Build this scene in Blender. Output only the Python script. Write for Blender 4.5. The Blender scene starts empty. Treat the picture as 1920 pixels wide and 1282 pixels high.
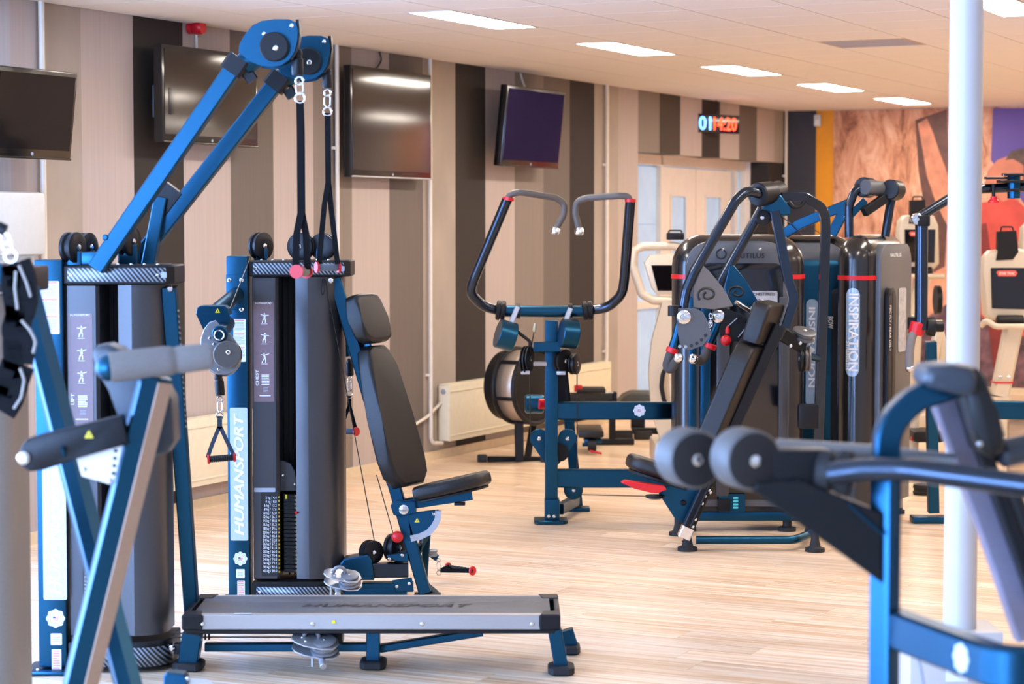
import bpy, bmesh, math, random
from mathutils import Vector, Matrix, Quaternion
random.seed(7)
sc = bpy.context.scene
COL = sc.collection

# ------------------------------------------------------------------ camera
F_PX, CAM_Z = 4000.0, 1.70
PITCH = math.atan(221 / F_PX)
camd = bpy.data.cameras.new('camera'); cam = bpy.data.objects.new('camera', camd); COL.objects.link(cam)
cam.location = (0, 0, CAM_Z); cam.rotation_euler = (math.pi / 2 - PITCH, 0, 0)
camd.sensor_fit = 'HORIZONTAL'; camd.sensor_width = 36.0; camd.lens = 36.0 * F_PX / 1920
camd.clip_start = 0.05; camd.clip_end = 200
camd.dof.use_dof = True; camd.dof.focus_distance = 9.9; camd.dof.aperture_fstop = 3.6
sc.camera = cam

# ------------------------------------------------------------------ world, colour management
world = bpy.data.worlds.new('world'); sc.world = world; world.use_nodes = True
bg = world.node_tree.nodes['Background']; bg.inputs[0].default_value = (0.42, 0.66, 1.0, 1); bg.inputs[1].default_value = 0.6
sc.view_settings.view_transform = 'Standard'; sc.view_settings.look = 'None'
sc.view_settings.gamma = 1.0; sc.view_settings.use_curve_mapping = False
sc.view_settings.exposure = -0.18
sc.cycles.use_denoising = True
sc.cycles.max_bounces = 6; sc.cycles.diffuse_bounces = 3; sc.cycles.glossy_bounces = 3; sc.cycles.adaptive_threshold = 0.03
sc.cycles.sample_clamp_indirect = 6.0; sc.cycles.caustics_reflective = False; sc.cycles.caustics_refractive = False

# room axes: D runs along the striped wall away from the camera, N points from that wall into the room
_vp = Vector((2910 - 960, F_PX / math.cos(PITCH), 0)).normalized()
D = Vector((_vp.x, _vp.y, 0)); N = Vector((D.y, -D.x, 0)); UP = Vector((0, 0, 1))
WALL_N, END_D, CEIL, NEAR_D, RIGHT_N = -7.23, 21.35, 2.878, -3.4, 3.2
def R(d, n, z): return D * d + N * n + UP * z

WIN_POWER, REAR_POWER, PANEL = 640.0, 1050.0, 50.0
WIN_COL = (0.30, 0.51, 1.0)
def win_light(name, c, right, up, w, h, power):
    l = bpy.data.lights.new(name, 'AREA'); l.shape = 'RECTANGLE'; l.size = w; l.size_y = h
    l.energy = power; l.color = WIN_COL
    o = bpy.data.objects.new(name, l); COL.objects.link(o)
    z = right.cross(up).normalized()
    o.matrix_world = Matrix(((right.x, up.x, z.x, c.x), (right.y, up.y, z.y, c.y), (right.z, up.z, z.z, c.z), (0, 0, 0, 1)))
    o['kind'] = 'structure'
    return o
WINS = [(-2.6, 0.0), (0.3, 2.9), (3.2, 5.8), (6.1, 8.0)]      # window openings in the striped wall (along D), nearer than the frame
for a, b in WINS:
    win_light('window_daylight', R((a + b) / 2, WALL_N - 0.25, 1.38), -D, UP, b - a - 0.1, 2.5, WIN_POWER * (b - a) / 2.6)
RWINS = [(-6.9, -4.6), (-4.4, -2.0)]                          # windows in the wall behind the camera
for a, b in RWINS:
    win_light('window_daylight', R(NEAR_D - 0.25, (a + b) / 2, 1.38), N, UP, b - a - 0.1, 2.5, REAR_POWER * (b - a) / 2.3)

# ------------------------------------------------------------------ pixel -> place helpers (1920 x 1282 frame)
def ray(px, py):
    x = (px - 960) / F_PX; v = -(py - 641) / F_PX
    c, s = math.cos(PITCH), math.sin(PITCH)
    return Vector((x, c + v * s, -s + v * c))
CAMP = Vector((0, 0, CAM_Z))
def P(px, py, Y):
    d = ray(px, py); return CAMP + d * (Y / d.y)
def FL(px, py, z=0.0):
    d = ray(px, py); return CAMP + d * ((z - CAM_Z) / d.z)
def WP(px, py, off=0.0):
    d = ray(px, py); return CAMP + d * ((WALL_N + off) / d.dot(N))
def EP(px, py, off=0.0):
    d = ray(px, py); return CAMP + d * ((END_D - off) / d.dot(D))
def px2m(n, Y): return n * Y / F_PX

# ------------------------------------------------------------------ materials
def lin(h):
    if isinstance(h, tuple): return (*h[:3], 1)
    h = h.lstrip('#'); v = [int(h[i:i + 2], 16) / 255 for i in (0, 2, 4)]
    return tuple([x / 12.92 if x <= .04045 else ((x + .055) / 1.055) ** 2.4 for x in v] + [1])
MATS = {}
def M(name, col, rough=.5, metal=0., noise=0., scale=30., bump=0., coat=0., emit=0., alpha=1., stretch=(1, 1, 1), spec=.5, trans=0., grain=1.0):
    if name in MATS: return MATS[name]
    m = bpy.data.materials.new(name); m.use_nodes = True; MATS[name] = m
    nt = m.node_tree; b = nt.nodes['Principled BSDF']; c = lin(col)
    b.inputs['Base Color'].default_value = c; b.inputs['Roughness'].default_value = rough
    b.inputs['Metallic'].default_value = metal; b.inputs['Specular IOR Level'].default_value = spec
    if coat: b.inputs['Coat Weight'].default_value = coat; b.inputs['Coat Roughness'].default_value = .12
    if trans: b.inputs['Transmission Weight'].default_value = trans
    if alpha < 1: b.inputs['Alpha'].default_value = alpha
    if emit: b.inputs['Emission Color'].default_value = c; b.inputs['Emission Strength'].default_value = emit
    if noise or bump:
        tc = nt.nodes.new('ShaderNodeTexCoord'); mp = nt.nodes.new('ShaderNodeMapping'); mp.inputs['Scale'].default_value = stretch
        nz = nt.nodes.new('ShaderNodeTexNoise'); nz.inputs['Scale'].default_value = scale; nz.inputs['Detail'].default_value = 4 * grain
        nt.links.new(tc.outputs['Object'], mp.inputs[0]); nt.links.new(mp.outputs[0], nz.inputs['Vector'])
        if noise:
            r = nt.nodes.new('ShaderNodeMapRange'); r.inputs[1].default_value = .3; r.inputs[2].default_value = .7
            r.inputs[3].default_value = 1 - noise; r.inputs[4].default_value = 1 + noise
            mx = nt.nodes.new('ShaderNodeVectorMath'); mx.operation = 'SCALE'; mx.inputs[0].default_value = c[:3]
            nt.links.new(nz.outputs[0], r.inputs[0]); nt.links.new(r.outputs[0], mx.inputs['Scale']); nt.links.new(mx.outputs[0], b.inputs['Base Color'])
        if bump:
            bp = nt.nodes.new('ShaderNodeBump'); bp.inputs['Strength'].default_value = bump; bp.inputs['Distance'].default_value = .002
            nt.links.new(nz.outputs[0], bp.inputs['Height']); nt.links.new(bp.outputs[0], b.inputs['Normal'])
    return m
def carbon_mat():
    m = M('carbon_weave', '#3a3e44', .35, .3, coat=.3); nt = m.node_tree; b = nt.nodes['Principled BSDF']
    tc = nt.nodes.new('ShaderNodeTexCoord'); mp = nt.nodes.new('ShaderNodeMapping'); mp.inputs['Rotation'].default_value = (0, math.radians(40), 0)
    w = nt.nodes.new('ShaderNodeTexWave'); w.inputs['Scale'].default_value = 24; w.wave_type = 'BANDS'
    cr = nt.nodes.new('ShaderNodeValToRGB'); cr.color_ramp.elements[0].color = lin('#14161a'); cr.color_ramp.elements[1].color = lin('#858c96')
    cr.color_ramp.elements[0].position = .4; cr.color_ramp.elements[1].position = .8
    nt.links.new(tc.outputs['Object'], mp.inputs[0]); nt.links.new(mp.outputs[0], w.inputs['Vector'])
    nt.links.new(w.outputs['Color'], cr.inputs[0]); nt.links.new(cr.outputs[0], b.inputs['Base Color'])
    return m
POW = M('blue_tinted_powder_coat', (.012, .068, .128), .34, .93, noise=.08, scale=400, bump=.05)  # black coat; blue tint in the base deepens the bluish window reflections
POWD = M('satin_black_tube', (.026, .038, .058), .25, .9, noise=.06, scale=300, coat=.3)  # black tube, base tinted faintly blue for the same window reflections
BLK = M('black_plastic', '#141416', .42, 0, noise=.1, scale=200, spec=.25)
RUB = M('black_rubber', '#131315', .7, 0, noise=.15, scale=150, bump=.2)
LEA = M('black_leather', '#171514', .38, 0, noise=.12, scale=350, bump=.45, spec=.38)
GRY = M('grey_metallic_plastic', '#8a8b8d', .38, .55, noise=.05, scale=250)
SHR = M('grey_shroud', '#4d4d50', .36, .6, noise=.04, scale=200)
SILV = M('silver_paint', '#b9bbbf', .35, .75, noise=.04, scale=250)
CHR = M('chrome', '#e6e8ea', .16, 1.0, noise=.03, scale=300)
ALU = M('brushed_aluminium', '#a39a92', .45, .45, noise=.06, scale=60, stretch=(1, 40, 40))
RED = M('red_plastic', '#c8101a', .4, 0, noise=.05, scale=200)
FOAM = M('grey_foam_grip', '#77706b', .75, 0, noise=.1, scale=300, bump=.3)
DFOAM = M('dark_foam_grip', '#3b3836', .7, 0, noise=.1, scale=300, bump=.3)
WEB = M('black_webbing', '#121214', .8, 0, noise=.2, scale=500, bump=.4, spec=.12)
WEBB = M('navy_webbing', '#1c2b3c', .7, 0, noise=.2, scale=500, bump=.4)
WHT = M('white_print', '#eceef0', .5, 0, noise=.02, scale=100)
LBLU = M('brushed_label', '#b9c6d6', .4, .35, noise=.05, scale=100)
LWHT = M('label_paper', '#dfe1e6', .45, 0, noise=.03, scale=80)
MAUV = M('mauve_label', '#7a6468', .4, .1, noise=.04, scale=60)
PINK = M('pale_red_print', '#d98a86', .5, 0, noise=.05, scale=80)
GTXT = M('grey_print', '#9aa0aa', .5, 0, noise=.05, scale=80)
YEL = M('yellow_print', '#e8d21e', .45, 0, noise=.05, scale=80)
NAVY = M('navy_print', '#263a6e', .5, 0, noise=.05, scale=80)
DTXT = M('black_print', '#101114', .5, 0, noise=.05, scale=80)
BLKV = M('dark_cavity_panel', '#08080a', .5, 0, noise=.1, scale=60)
CARB = carbon_mat()
BEI = M('champagne_plastic', '#cbbda6', .42, .15, noise=.04, scale=120)
CABLE = M('coated_cable', '#2a2522', .4, .2, noise=.1, scale=300)

# ------------------------------------------------------------------ mesh builder
def frame_of(z, up=None):
    z = z.normalized()
    u = up if up is not None and abs(z.dot(up.normalized())) < .999 else (Vector((0, 0, 1)) if abs(z.z) < .95 else Vector((0, 1, 0)))
    x = u.cross(z).normalized(); y = z.cross(x).normalized()
    return x, y, z
def fillet(pts, r, seg=6):
    pts = [Vector(p) for p in pts]
    if r <= 0 or len(pts) < 3: return pts
    rs = r if isinstance(r, (list, tuple)) else [r] * len(pts)
    out = [pts[0]]
    for i in range(1, len(pts) - 1):
        a, b, c = pts[i - 1], pts[i], pts[i + 1]
        u = (a - b); v = (c - b); lu, lv = u.length, v.length; u.normalize(); v.normalize()
        ang = u.angle(v, math.pi)
        if ang > math.radians(176): out.append(b); continue
        t = min(rs[i] / math.tan(ang / 2), lu * .49, lv * .49); rr = t * math.tan(ang / 2)
        bis = (u + v).normalized(); cen = b + bis * (rr / math.sin(ang / 2))
        p0 = b + u * t - cen; p1 = b + v * t - cen; th = p0.angle(p1); ax = p0.cross(p1)
        for k in range(seg + 1): out.append(cen + Quaternion(ax.normalized(), th * k / seg) @ p0)
    out.append(pts[-1])
    return out
class MB:
    def __init__(s): s.bm = bmesh.new()
    def sweep(s, path, prof, up=None, closed=False, scale=None, cap=True):
        bm = s.bm; n = len(path); rings = []; prevx = None
        for i, p in enumerate(path):
            if closed: t = (path[(i + 1) % n] - path[i - 1])
            else: t = (path[min(i + 1, n - 1)] - path[max(i - 1, 0)])
            t.normalize()
            if up is not None: x, y, z = frame_of(t, up)
            elif prevx is None: x, y, z = frame_of(t)
            else:
                x = (prevx - t * prevx.dot(t)).normalized(); y = t.cross(x)
            prevx = x
            k = scale[i] if scale else 1
            # keep mitred corners at full width
            if 0 < i < n - 1 and not closed:
                a = (path[i] - path[i - 1]).normalized(); ca = max(.5, a.dot(t))
            else: ca = 1
            rings.append([bm.verts.new(p + (x * u + y * v) * k) for u, v in prof])
        m = len(prof); R_ = n if closed else n - 1
        for i in range(R_):
            A, B_ = rings[i], rings[(i + 1) % n]
            for j in range(m):
                bm.faces.new((A[j], A[(j + 1) % m], B_[(j + 1) % m], B_[j]))
        if cap and not closed:
            bm.faces.new(rings[0][::-1]); bm.faces.new(rings[-1])
        return s
    def tube(s, pts, r, fil=0., seg=12, up=None, closed=False, scale=None):
        prof = [(r * math.cos(2 * math.pi * k / seg), r * math.sin(2 * math.pi * k / seg)) for k in range(seg)]
        return s.sweep(fillet(pts, fil), prof, up, closed, scale)
    def beam(s, pts, w, h, up=None, fil=0., bev=.004):
        a, b = w / 2, h / 2; c = min(bev, a * .9, b * .9)
        prof = [(-a + c, -b), (a - c, -b), (a, -b + c), (a, b - c), (a - c, b), (-a + c, b), (-a, b - c), (-a, -b + c)]
        return s.sweep(fillet(pts, fil), prof, up)
    def cyl(s, p, q, r, r2=None, seg=24, bev=0.):
        p, q = Vector(p), Vector(q); r2 = r if r2 is None else r2; L = (q - p).length
        x, y, z = frame_of(q - p)
        st = [(0, r), (L, r2)] if not bev else [(0, r - bev), (bev, r), (L - bev, r2), (L, r2 - bev)]
        rings = [[s.bm.verts.new(p + z * h + (x * math.cos(2 * math.pi * k / seg) + y * math.sin(2 * math.pi * k / seg)) * rr) for k in range(seg)] for h, rr in st]
        for A, B_ in zip(rings, rings[1:]):
            for j in range(seg): s.bm.faces.new((A[j], A[(j + 1) % seg], B_[(j + 1) % seg], B_[j]))
        s.bm.faces.new(rings[0][::-1]); s.bm.faces.new(rings[-1])
        return s
    def lathe(s, p, axis, prof, seg=28):
        p = Vector(p); x, y, z = frame_of(Vector(axis)); rings = []
        for h, rr in prof:
            rings.append([s.bm.verts.new(p + z * h + (x * math.cos(2 * math.pi * k / seg) + y * math.sin(2 * math.pi * k / seg)) * max(rr, 1e-4)) for k in range(seg)])
        for A, B_ in zip(rings, rings[1:]):
            for j in range(seg): s.bm.faces.new((A[j], A[(j + 1) % seg], B_[(j + 1) % seg], B_[j]))
        s.bm.faces.new(rings[0][::-1]); s.bm.faces.new(rings[-1])
        return s
    def box(s, c, size, ax=None, bev=0.):
        c = Vector(c); ax = ax or (Vector((1, 0, 0)), Vector((0, 1, 0)), Vector((0, 0, 1)))
        a = [ax[i] * size[i] / 2 for i in range(3)]
        b2 = bmesh.new() if bev else s.bm
        v = [b2.verts.new(c + a[0] * i + a[1] * j + a[2] * k) for i in (-1, 1) for j in (-1, 1) for k in (-1, 1)]
        for q in ((0, 1, 3, 2), (4, 6, 7, 5), (0, 4, 5, 1), (2, 3, 7, 6), (0, 2, 6, 4), (1, 5, 7, 3)): b2.faces.new([v[i] for i in q])
        if bev:
            bmesh.ops.bevel(b2, geom=b2.edges[:], offset=bev, segments=2, affect='EDGES', profile=.6); s.join(b2)
        return s
    def join(s, b2):
        me = bpy.data.meshes.new('tmp'); b2.to_mesh(me); b2.free(); s.bm.from_mesh(me); bpy.data.meshes.remove(me); return s
    def plate(s, pts, th, bev=0., seg=1):
        """polygon of points (roughly planar) made solid by the vector th"""
        pts = [Vector(p) for p in pts]; th = Vector(th)
        b2 = bmesh.new() if bev else s.bm
        a = [b2.verts.new(p) for p in pts]; b = [b2.verts.new(p + th) for p in pts]; n = len(pts)
        b2.faces.new(a[::-1]); b2.faces.new(b)
        for i in range(n): b2.faces.new((a[i], a[(i + 1) % n], b[(i + 1) % n], b[i]))
        if bev:
            ed = [e for e in b2.edges if any(len(f.verts) == n for f in e.link_faces)] if n != 4 else b2.edges[:]
            bmesh.ops.bevel(b2, geom=ed, offset=bev, segments=seg, affect='EDGES', profile=.55, clamp_overlap=True); s.join(b2)
        return s
    def sphere(s, c, r, sx=(1, 1, 1), seg=20):
        m = Matrix.Translation(Vector(c)) @ Matrix.Diagonal((*sx, 1))
        bmesh.ops.create_uvsphere(s.bm, u_segments=seg, v_segments=seg // 2, radius=r, matrix=m); return s
    def torus(s, c, axis, R_, r, seg=24, rs=8):
        x, y, z = frame_of(Vector(axis)); c = Vector(c)
        path = [c + (x * math.cos(2 * math.pi * k / seg) + y * math.sin(2 * math.pi * k / seg)) * R_ for k in range(seg)]
        prof = [(r * math.cos(2 * math.pi * k / rs), r * math.sin(2 * math.pi * k / rs)) for k in range(rs)]
        rings = []
        for i, p in enumerate(path):
            o = (p - c).normalized(); rings.append([s.bm.verts.new(p + o * u + z * v) for u, v in prof])
        for i in range(seg):
            A, B_ = rings[i], rings[(i + 1) % seg]
            for j in range(rs): s.bm.faces.new((A[j], A[(j + 1) % rs], B_[(j + 1) % rs], B_[j]))
        return s
    def build(s, name, mat, parent=None, smooth=True, ang=35):
        return obj(name, s.bm, mat, parent, smooth, ang)
def root_loc(o):
    v = Vector((0, 0, 0))
    while o is not None: v += o.location; o = o.parent
    return v
def obj(name, bm, mat, parent=None, smooth=True, ang=35):
    off = root_loc(parent)
    bmesh.ops.recalc_face_normals(bm, faces=bm.faces[:])
    if off.length > 0: bmesh.ops.translate(bm, verts=bm.verts[:], vec=-off)
    me = bpy.data.meshes.new(name)
    if parent is None and bm.verts:
        # origin at the centre of the base
        xs = [v.co for v in bm.verts]; o_ = Vector(((min(v.x for v in xs) + max(v.x for v in xs)) / 2, (min(v.y for v in xs) + max(v.y for v in xs)) / 2, min(v.z for v in xs)))
        bmesh.ops.translate(bm, verts=bm.verts[:], vec=-o_)
    else: o_ = Vector((0, 0, 0))
    bm.to_mesh(me); bm.free()
    if smooth:
        me.shade_smooth(); me.set_sharp_from_angle(angle=math.radians(ang))
    if isinstance(mat, (list, tuple)):
        for m in mat: me.materials.append(m)
    else: me.materials.append(mat)
    o = bpy.data.objects.new(name, me); COL.objects.link(o); o.location = o_
    if parent is not None: o.parent = parent
    return o
def thing(name, label, cat, loc=(0, 0, 0), group=None):
    o = bpy.data.objects.new(name, None); COL.objects.link(o); o.location = loc; o.empty_display_size = .1
    o['label'] = label; o['category'] = cat
    if group: o['group'] = group
    return o
def tag(o, label, cat, group=None):
    o['label'] = label; o['category'] = cat
    if group: o['group'] = group
    return o
def struct(o): o['kind'] = 'structure'; return o
def text(name, s, c, right, up, h, mat, parent=None, width=None, depth=.0008, bold=0., shear=0., spacing=1., align='CENTER'):
    cu = bpy.data.curves.new('t', 'FONT'); cu.body = s; cu.size = 1; cu.align_x = align; cu.align_y = 'CENTER'; cu.extrude = .0;  cu.shear = shear; cu.space_character = spacing
    cu.resolution_u = 3
    to = bpy.data.objects.new('t', cu); COL.objects.link(to)
    dg = bpy.context.evaluated_depsgraph_get(); me = bpy.data.meshes.new_from_object(to.evaluated_get(dg))
    bpy.data.objects.remove(to); bpy.data.curves.remove(cu)
    bm = bmesh.new(); bm.from_mesh(me)
    if bold:      # heavier strokes: the same letters a hair to each side
        for lv, (dx, dy) in enumerate(((bold, 0), (-bold, 0), (0, bold * .7), (0, -bold * .7))):
            n0 = len(bm.verts); bm.from_mesh(me); bm.verts.ensure_lookup_table()
            for v in bm.verts[n0:]: v.co.x += dx; v.co.y += dy; v.co.z = (lv + 1) * .0002
    bpy.data.meshes.remove(me)
    xs = [v.co.x for v in bm.verts]; ys = [v.co.y for v in bm.verts]
    x0, x1, y0, y1 = min(xs), max(xs), min(ys), max(ys)
    ky = h / (y1 - y0); kx = (width / (x1 - x0)) if width else ky
    right = Vector(right).normalized(); up = Vector(up).normalized(); c = Vector(c); nrm = right.cross(up)
    for v in bm.verts:
        v.co = c + right * ((v.co.x - (x0 + x1) / 2) * kx) + up * ((v.co.y - (y0 + y1) / 2) * ky) + nrm * (depth + v.co.z)
    off = root_loc(parent); me = bpy.data.meshes.new(name)
    for v in bm.verts: v.co -= off
    bm.to_mesh(me); bm.free(); me.materials.append(mat)
    o = bpy.data.objects.new(name, me); COL.objects.link(o)
    if parent is not None: o.parent = parent
    return o
def sticker(name, c, right, up, w, h, mat, parent, rad=.003, th=.0012):
    right = Vector(right).normalized(); up = Vector(up).normalized(); n = right.cross(up); c = Vector(c); rad = min(rad, w * .49, h * .49)
    pts = []
    for sx, sy, a0 in ((1, 1, 0), (-1, 1, 90), (-1, -1, 180), (1, -1, 270)):
        for k in range(4):
            a = math.radians(a0 + 30 * k); pts.append(c + right * (sx * (w / 2 - rad) + rad * math.cos(a)) + up * (sy * (h / 2 - rad) + rad * math.sin(a)))
    return MB().plate(pts, n * th).build(name, mat, parent, smooth=False)
def lines(name, c, right, up, w, h, n, frac, mat, parent, seed=0, depth=.0018):
    """rows of small printed text drawn as thin strips"""
    rnd = random.Random(seed); b = MB(); right = Vector(right).normalized(); up = Vector(up).normalized(); nn = right.cross(up)
    for i in range(n):
        y = h / 2 - (i + .5) * h / n; ww = w * (rnd.uniform(.6, 1) if i % 4 == 3 else rnd.uniform(.9, 1)); t = h / n * frac
        p = Vector(c) + up * y + nn * depth - right * ((w - ww) / 2)
        b.plate([p - right * ww / 2 - up * t / 2, p + right * ww / 2 - up * t / 2, p + right * ww / 2 + up * t / 2, p - right * ww / 2 + up * t / 2], nn * .0003)
    return b.build(name, mat, parent, smooth=False)
def bolts(pts, axis, r, parent, name='bolt', mat=None, h=None):
    axis = Vector(axis).normalized(); h = h or r * .8
    first = None
    for p in pts:
        p = Vector(p)
        MB().lathe(p - axis * .002, axis, [(0, r), (.002 + h * .5, r), (.002 + h, r * .6)], seg=12).build(name, mat or CHR, parent)
def seal(name, c, right, up, r, parent):
    right = Vector(right).normalized(); up = Vector(up).normalized(); n = right.cross(up); c = Vector(c)
    pts = [c + (right * math.cos(a) + up * math.sin(a)) * r * (1 + .07 * math.cos(8 * a)) for a in [2 * math.pi * k / 48 for k in range(48)]]
    s = MB().plate(pts, n * .0012).build(name, LWHT, parent, smooth=False)
    b = MB(); m = 32
    for rr, w in ((.86, .05), (.62, .05)):
        for k in range(m):
            a0, a1 = 2 * math.pi * k / m, 2 * math.pi * (k + 1) / m
            q = [c + n * .0014 + (right * math.cos(a) + up * math.sin(a)) * r * x for a, x in ((a0, rr), (a1, rr), (a1, rr - w), (a0, rr - w))]
            b.plate(q, n * .0003)
    b.build('seal_ring', GTXT, s, smooth=False)
    b = MB(); b.plate([c + n * .0014 + right * (r * x) + up * (r * y) for x, y in ((-.3, .02), (0, .02), (0, .22), (-.3, .22))], n * .0004); b.build('flag_canton', NAVY, s, smooth=False)
    b = MB()
    for i in range(4):
        y = .2 - i * .13; x0 = 0 if i < 2 else -.3
        b.plate([c + n * .0014 + right * (r * x) + up * (r * yy) for x, yy in ((x0, y - .06), (.32, y - .06), (.32, y), (x0, y))], n * .0004)
    b.build('flag_stripes', RED, s, smooth=False)
    return s
def tri_sign(name, c, right, up, h, parent):
    right = Vector(right).normalized(); up = Vector(up).normalized(); n = right.cross(up); c = Vector(c)
    t = MB().plate([c + n * .001 + right * x * h + up * y * h for x, y in ((-.55, -.45), (.55, -.45), (0, .5))], n * .001).build(name, YEL, parent, smooth=False)
    MB().plate([c + n * .0022 + right * x * h + up * y * h for x, y in ((-.13, -.28), (.16, -.22), (.05, .12), (-.08, .02))], n * .0004).build('warning_pictogram', DTXT, t, smooth=False)
    return t
X, Yv, Z = Vector((1, 0, 0)), Vector((0, 1, 0)), Vector((0, 0, 1))
# ------------------------------------------------------------------ the room
def dpx(px, py=400): return WP(px, py).dot(D)
def stripe_mat(name, col, conc=False):
    m = M(name, col, .75, 0, noise=.10 if conc else .05, scale=3.5 if conc else 10, bump=.15, stretch=(1, 1, .6) if conc else (6, 6, .15), grain=2)
    return m
ST = [stripe_mat('wallpaper_light_rose', '#b3a69f'), stripe_mat('wallpaper_concrete', '#a3978c', True), stripe_mat('wallpaper_taupe', '#83786f'),
      stripe_mat('wallpaper_grey_brown', '#685f58'), stripe_mat('wallpaper_dark_brown', '#40382f'), stripe_mat('wallpaper_near_black', '#251f1b'),
      stripe_mat('wallpaper_silver', '#b4b0b2')]
stripes = [(0, 6), (22, 0), (72, 1), (155, 0), (252, 5), (345, 0), (433, 3), (513, 0), (588, 2), (660, 0), (730, 3), (793, 1), (854, 5), (910, 0), (965, 2), (1019, 3),
           (1068, 5), (1114, 1), (1159, 0), (1196, 2), (1236, 4), (1275, 0), (1315, 5), (1349, 0), (1385, 3), (1418, 0), (1451, 1), (1476, None)]
def quad_wall(name, cells, mats, thick=.2):
    """cells: (d0, d1, z0, z1, material index) on the wall plane, with thickness outwards"""
    b = bmesh.new()
    for d0, d1, z0, z1, mi in cells:
        v = [b.verts.new(R(d, WALL_N - t, z)) for t in (0, thick) for d, z in ((d0, z0), (d1, z0), (d1, z1), (d0, z1))]
        for q in ((0, 1, 2, 3), (7, 6, 5, 4), (0, 4, 5, 1), (1, 5, 6, 2), (2, 6, 7, 3), (3, 7, 4, 0)):
            f = b.faces.new([v[i] for i in q]); f.material_index = mi
    return struct(obj(name, b, mats, None, smooth=False))
DOOR0, DOOR1 = dpx(1197, 420), dpx(1441, 420)
DOORTOP = 2.335
cells = []
sd = [(dpx(p), m) for p, m in stripes]; sd[-1] = (END_D, None)
d_start = 8.0
for (a, m), (b_, _) in zip(sd, sd[1:]):
    z0 = 0
    if a > DOOR0 - .05 and b_ < DOOR1 + .6: z0 = DOORTOP
    if a == sd[0][0]: a = d_start
    if z0 and b_ > DOOR1:
        cells.append((max(a, DOOR1), b_, 0, z0, 5))
    cells.append((a, b_, z0, CEIL, m))
wall_left = quad_wall('wall_left', cells, ST)
# window part of the same wall, out of frame towards the camera
cells = [(NEAR_D, d_start, 0, .1, 6), (NEAR_D, d_start, 2.66, CEIL, 6)]
prev = NEAR_D
for a, b_ in WINS: cells.append((prev, a, .1, 2.66, 6)); prev = b_
wall_win = quad_wall('wall_left', cells, ST)
WFR = M('white_window_frame', '#e8e6e2', .4, 0, noise=.03, scale=40)
GLA = M('window_glass', '#ffffff', .02, 0, alpha=.12, noise=.01, scale=5)
wn = 0
def window(c, right, w, h, nrm):
    global wn; wn += 1
    b = MB(); f = .06
    for sx in (-1, 0, 1): b.box(c + right * (sx * (w - f) / 2), (f, f, h), (right, nrm, UP))
    for sz in (-1, 1): b.box(c + UP * (sz * (h - f) / 2), (w, f, f), (right, nrm, UP))
    o = struct(b.build('window_%d' % wn, WFR, None, smooth=False))
    for sx in (-1, 1):
        MB().box(c + right * (sx * w / 4), (w / 2 - f, .008, h - f), (right, nrm, UP)).build('pane', GLA, o, smooth=False)
for a, b_ in WINS: window(R((a + b_) / 2, WALL_N - .1, 1.38), D, b_ - a, 2.56, N)
for a, b_ in RWINS: window(R(NEAR_D - .1, (a + b_) / 2, 1.38), N, b_ - a, 2.56, D)
PLAS = M('painted_plaster', '#cdbfb2', .7, 0, noise=.04, scale=6, bump=.1)
# near wall (behind the camera), right wall
b = MB()
def rbox(b, d0, d1, n0, n1, z0, z1): return b.box(R((d0 + d1) / 2, (n0 + n1) / 2, (z0 + z1) / 2), (abs(d1 - d0), abs(n1 - n0), abs(z1 - z0)), (D, N, UP))
rbox(b, NEAR_D - .2, NEAR_D, WALL_N, RIGHT_N, 0, .1); rbox(b, NEAR_D - .2, NEAR_D, WALL_N, RIGHT_N, 2.66, CEIL)
prev = WALL_N
for a, c in RWINS + [(RIGHT_N, None)]: rbox(b, NEAR_D - .2, NEAR_D, prev, a, .1, 2.66); prev = c
struct(b.build('wall_near', PLAS, None, smooth=False))
struct(rbox(MB(), NEAR_D, END_D, RIGHT_N, RIGHT_N + .2, 0, CEIL).build('wall_right', PLAS, None, smooth=False))

# end wall with its dark and yellow bands
DKW = M('charcoal_wall_paint', '#34343a', .7, 0, noise=.06, scale=8, bump=.1)
YLW = M('yellow_wall_paint', '#e0930c', .6, 0, noise=.05, scale=6, bump=.1)
def npx(px, py=300): return EP(px, py).dot(N)
def endwall():
    b = bmesh.new(); ns = [(WALL_N - .2, 0), (npx(1530), 1), (npx(1563), 2), (RIGHT_N + .2, None)]
    for (a, m), (c, _) in zip(ns, ns[1:]):
        v = [b.verts.new(R(END_D + t, n, z)) for t in (0, .2) for n, z in ((a, 0), (c, 0), (c, CEIL), (a, CEIL))]
        for q in ((0, 1, 2, 3), (7, 6, 5, 4), (0, 4, 5, 1), (1, 5, 6, 2), (2, 6, 7, 3), (3, 7, 4, 0)):
            f = b.faces.new([v[i] for i in q]); f.material_index = m
    return struct(obj('wall_end', b, [DKW, YLW, PLAS], None, smooth=False))
wall_end = endwall()

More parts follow.
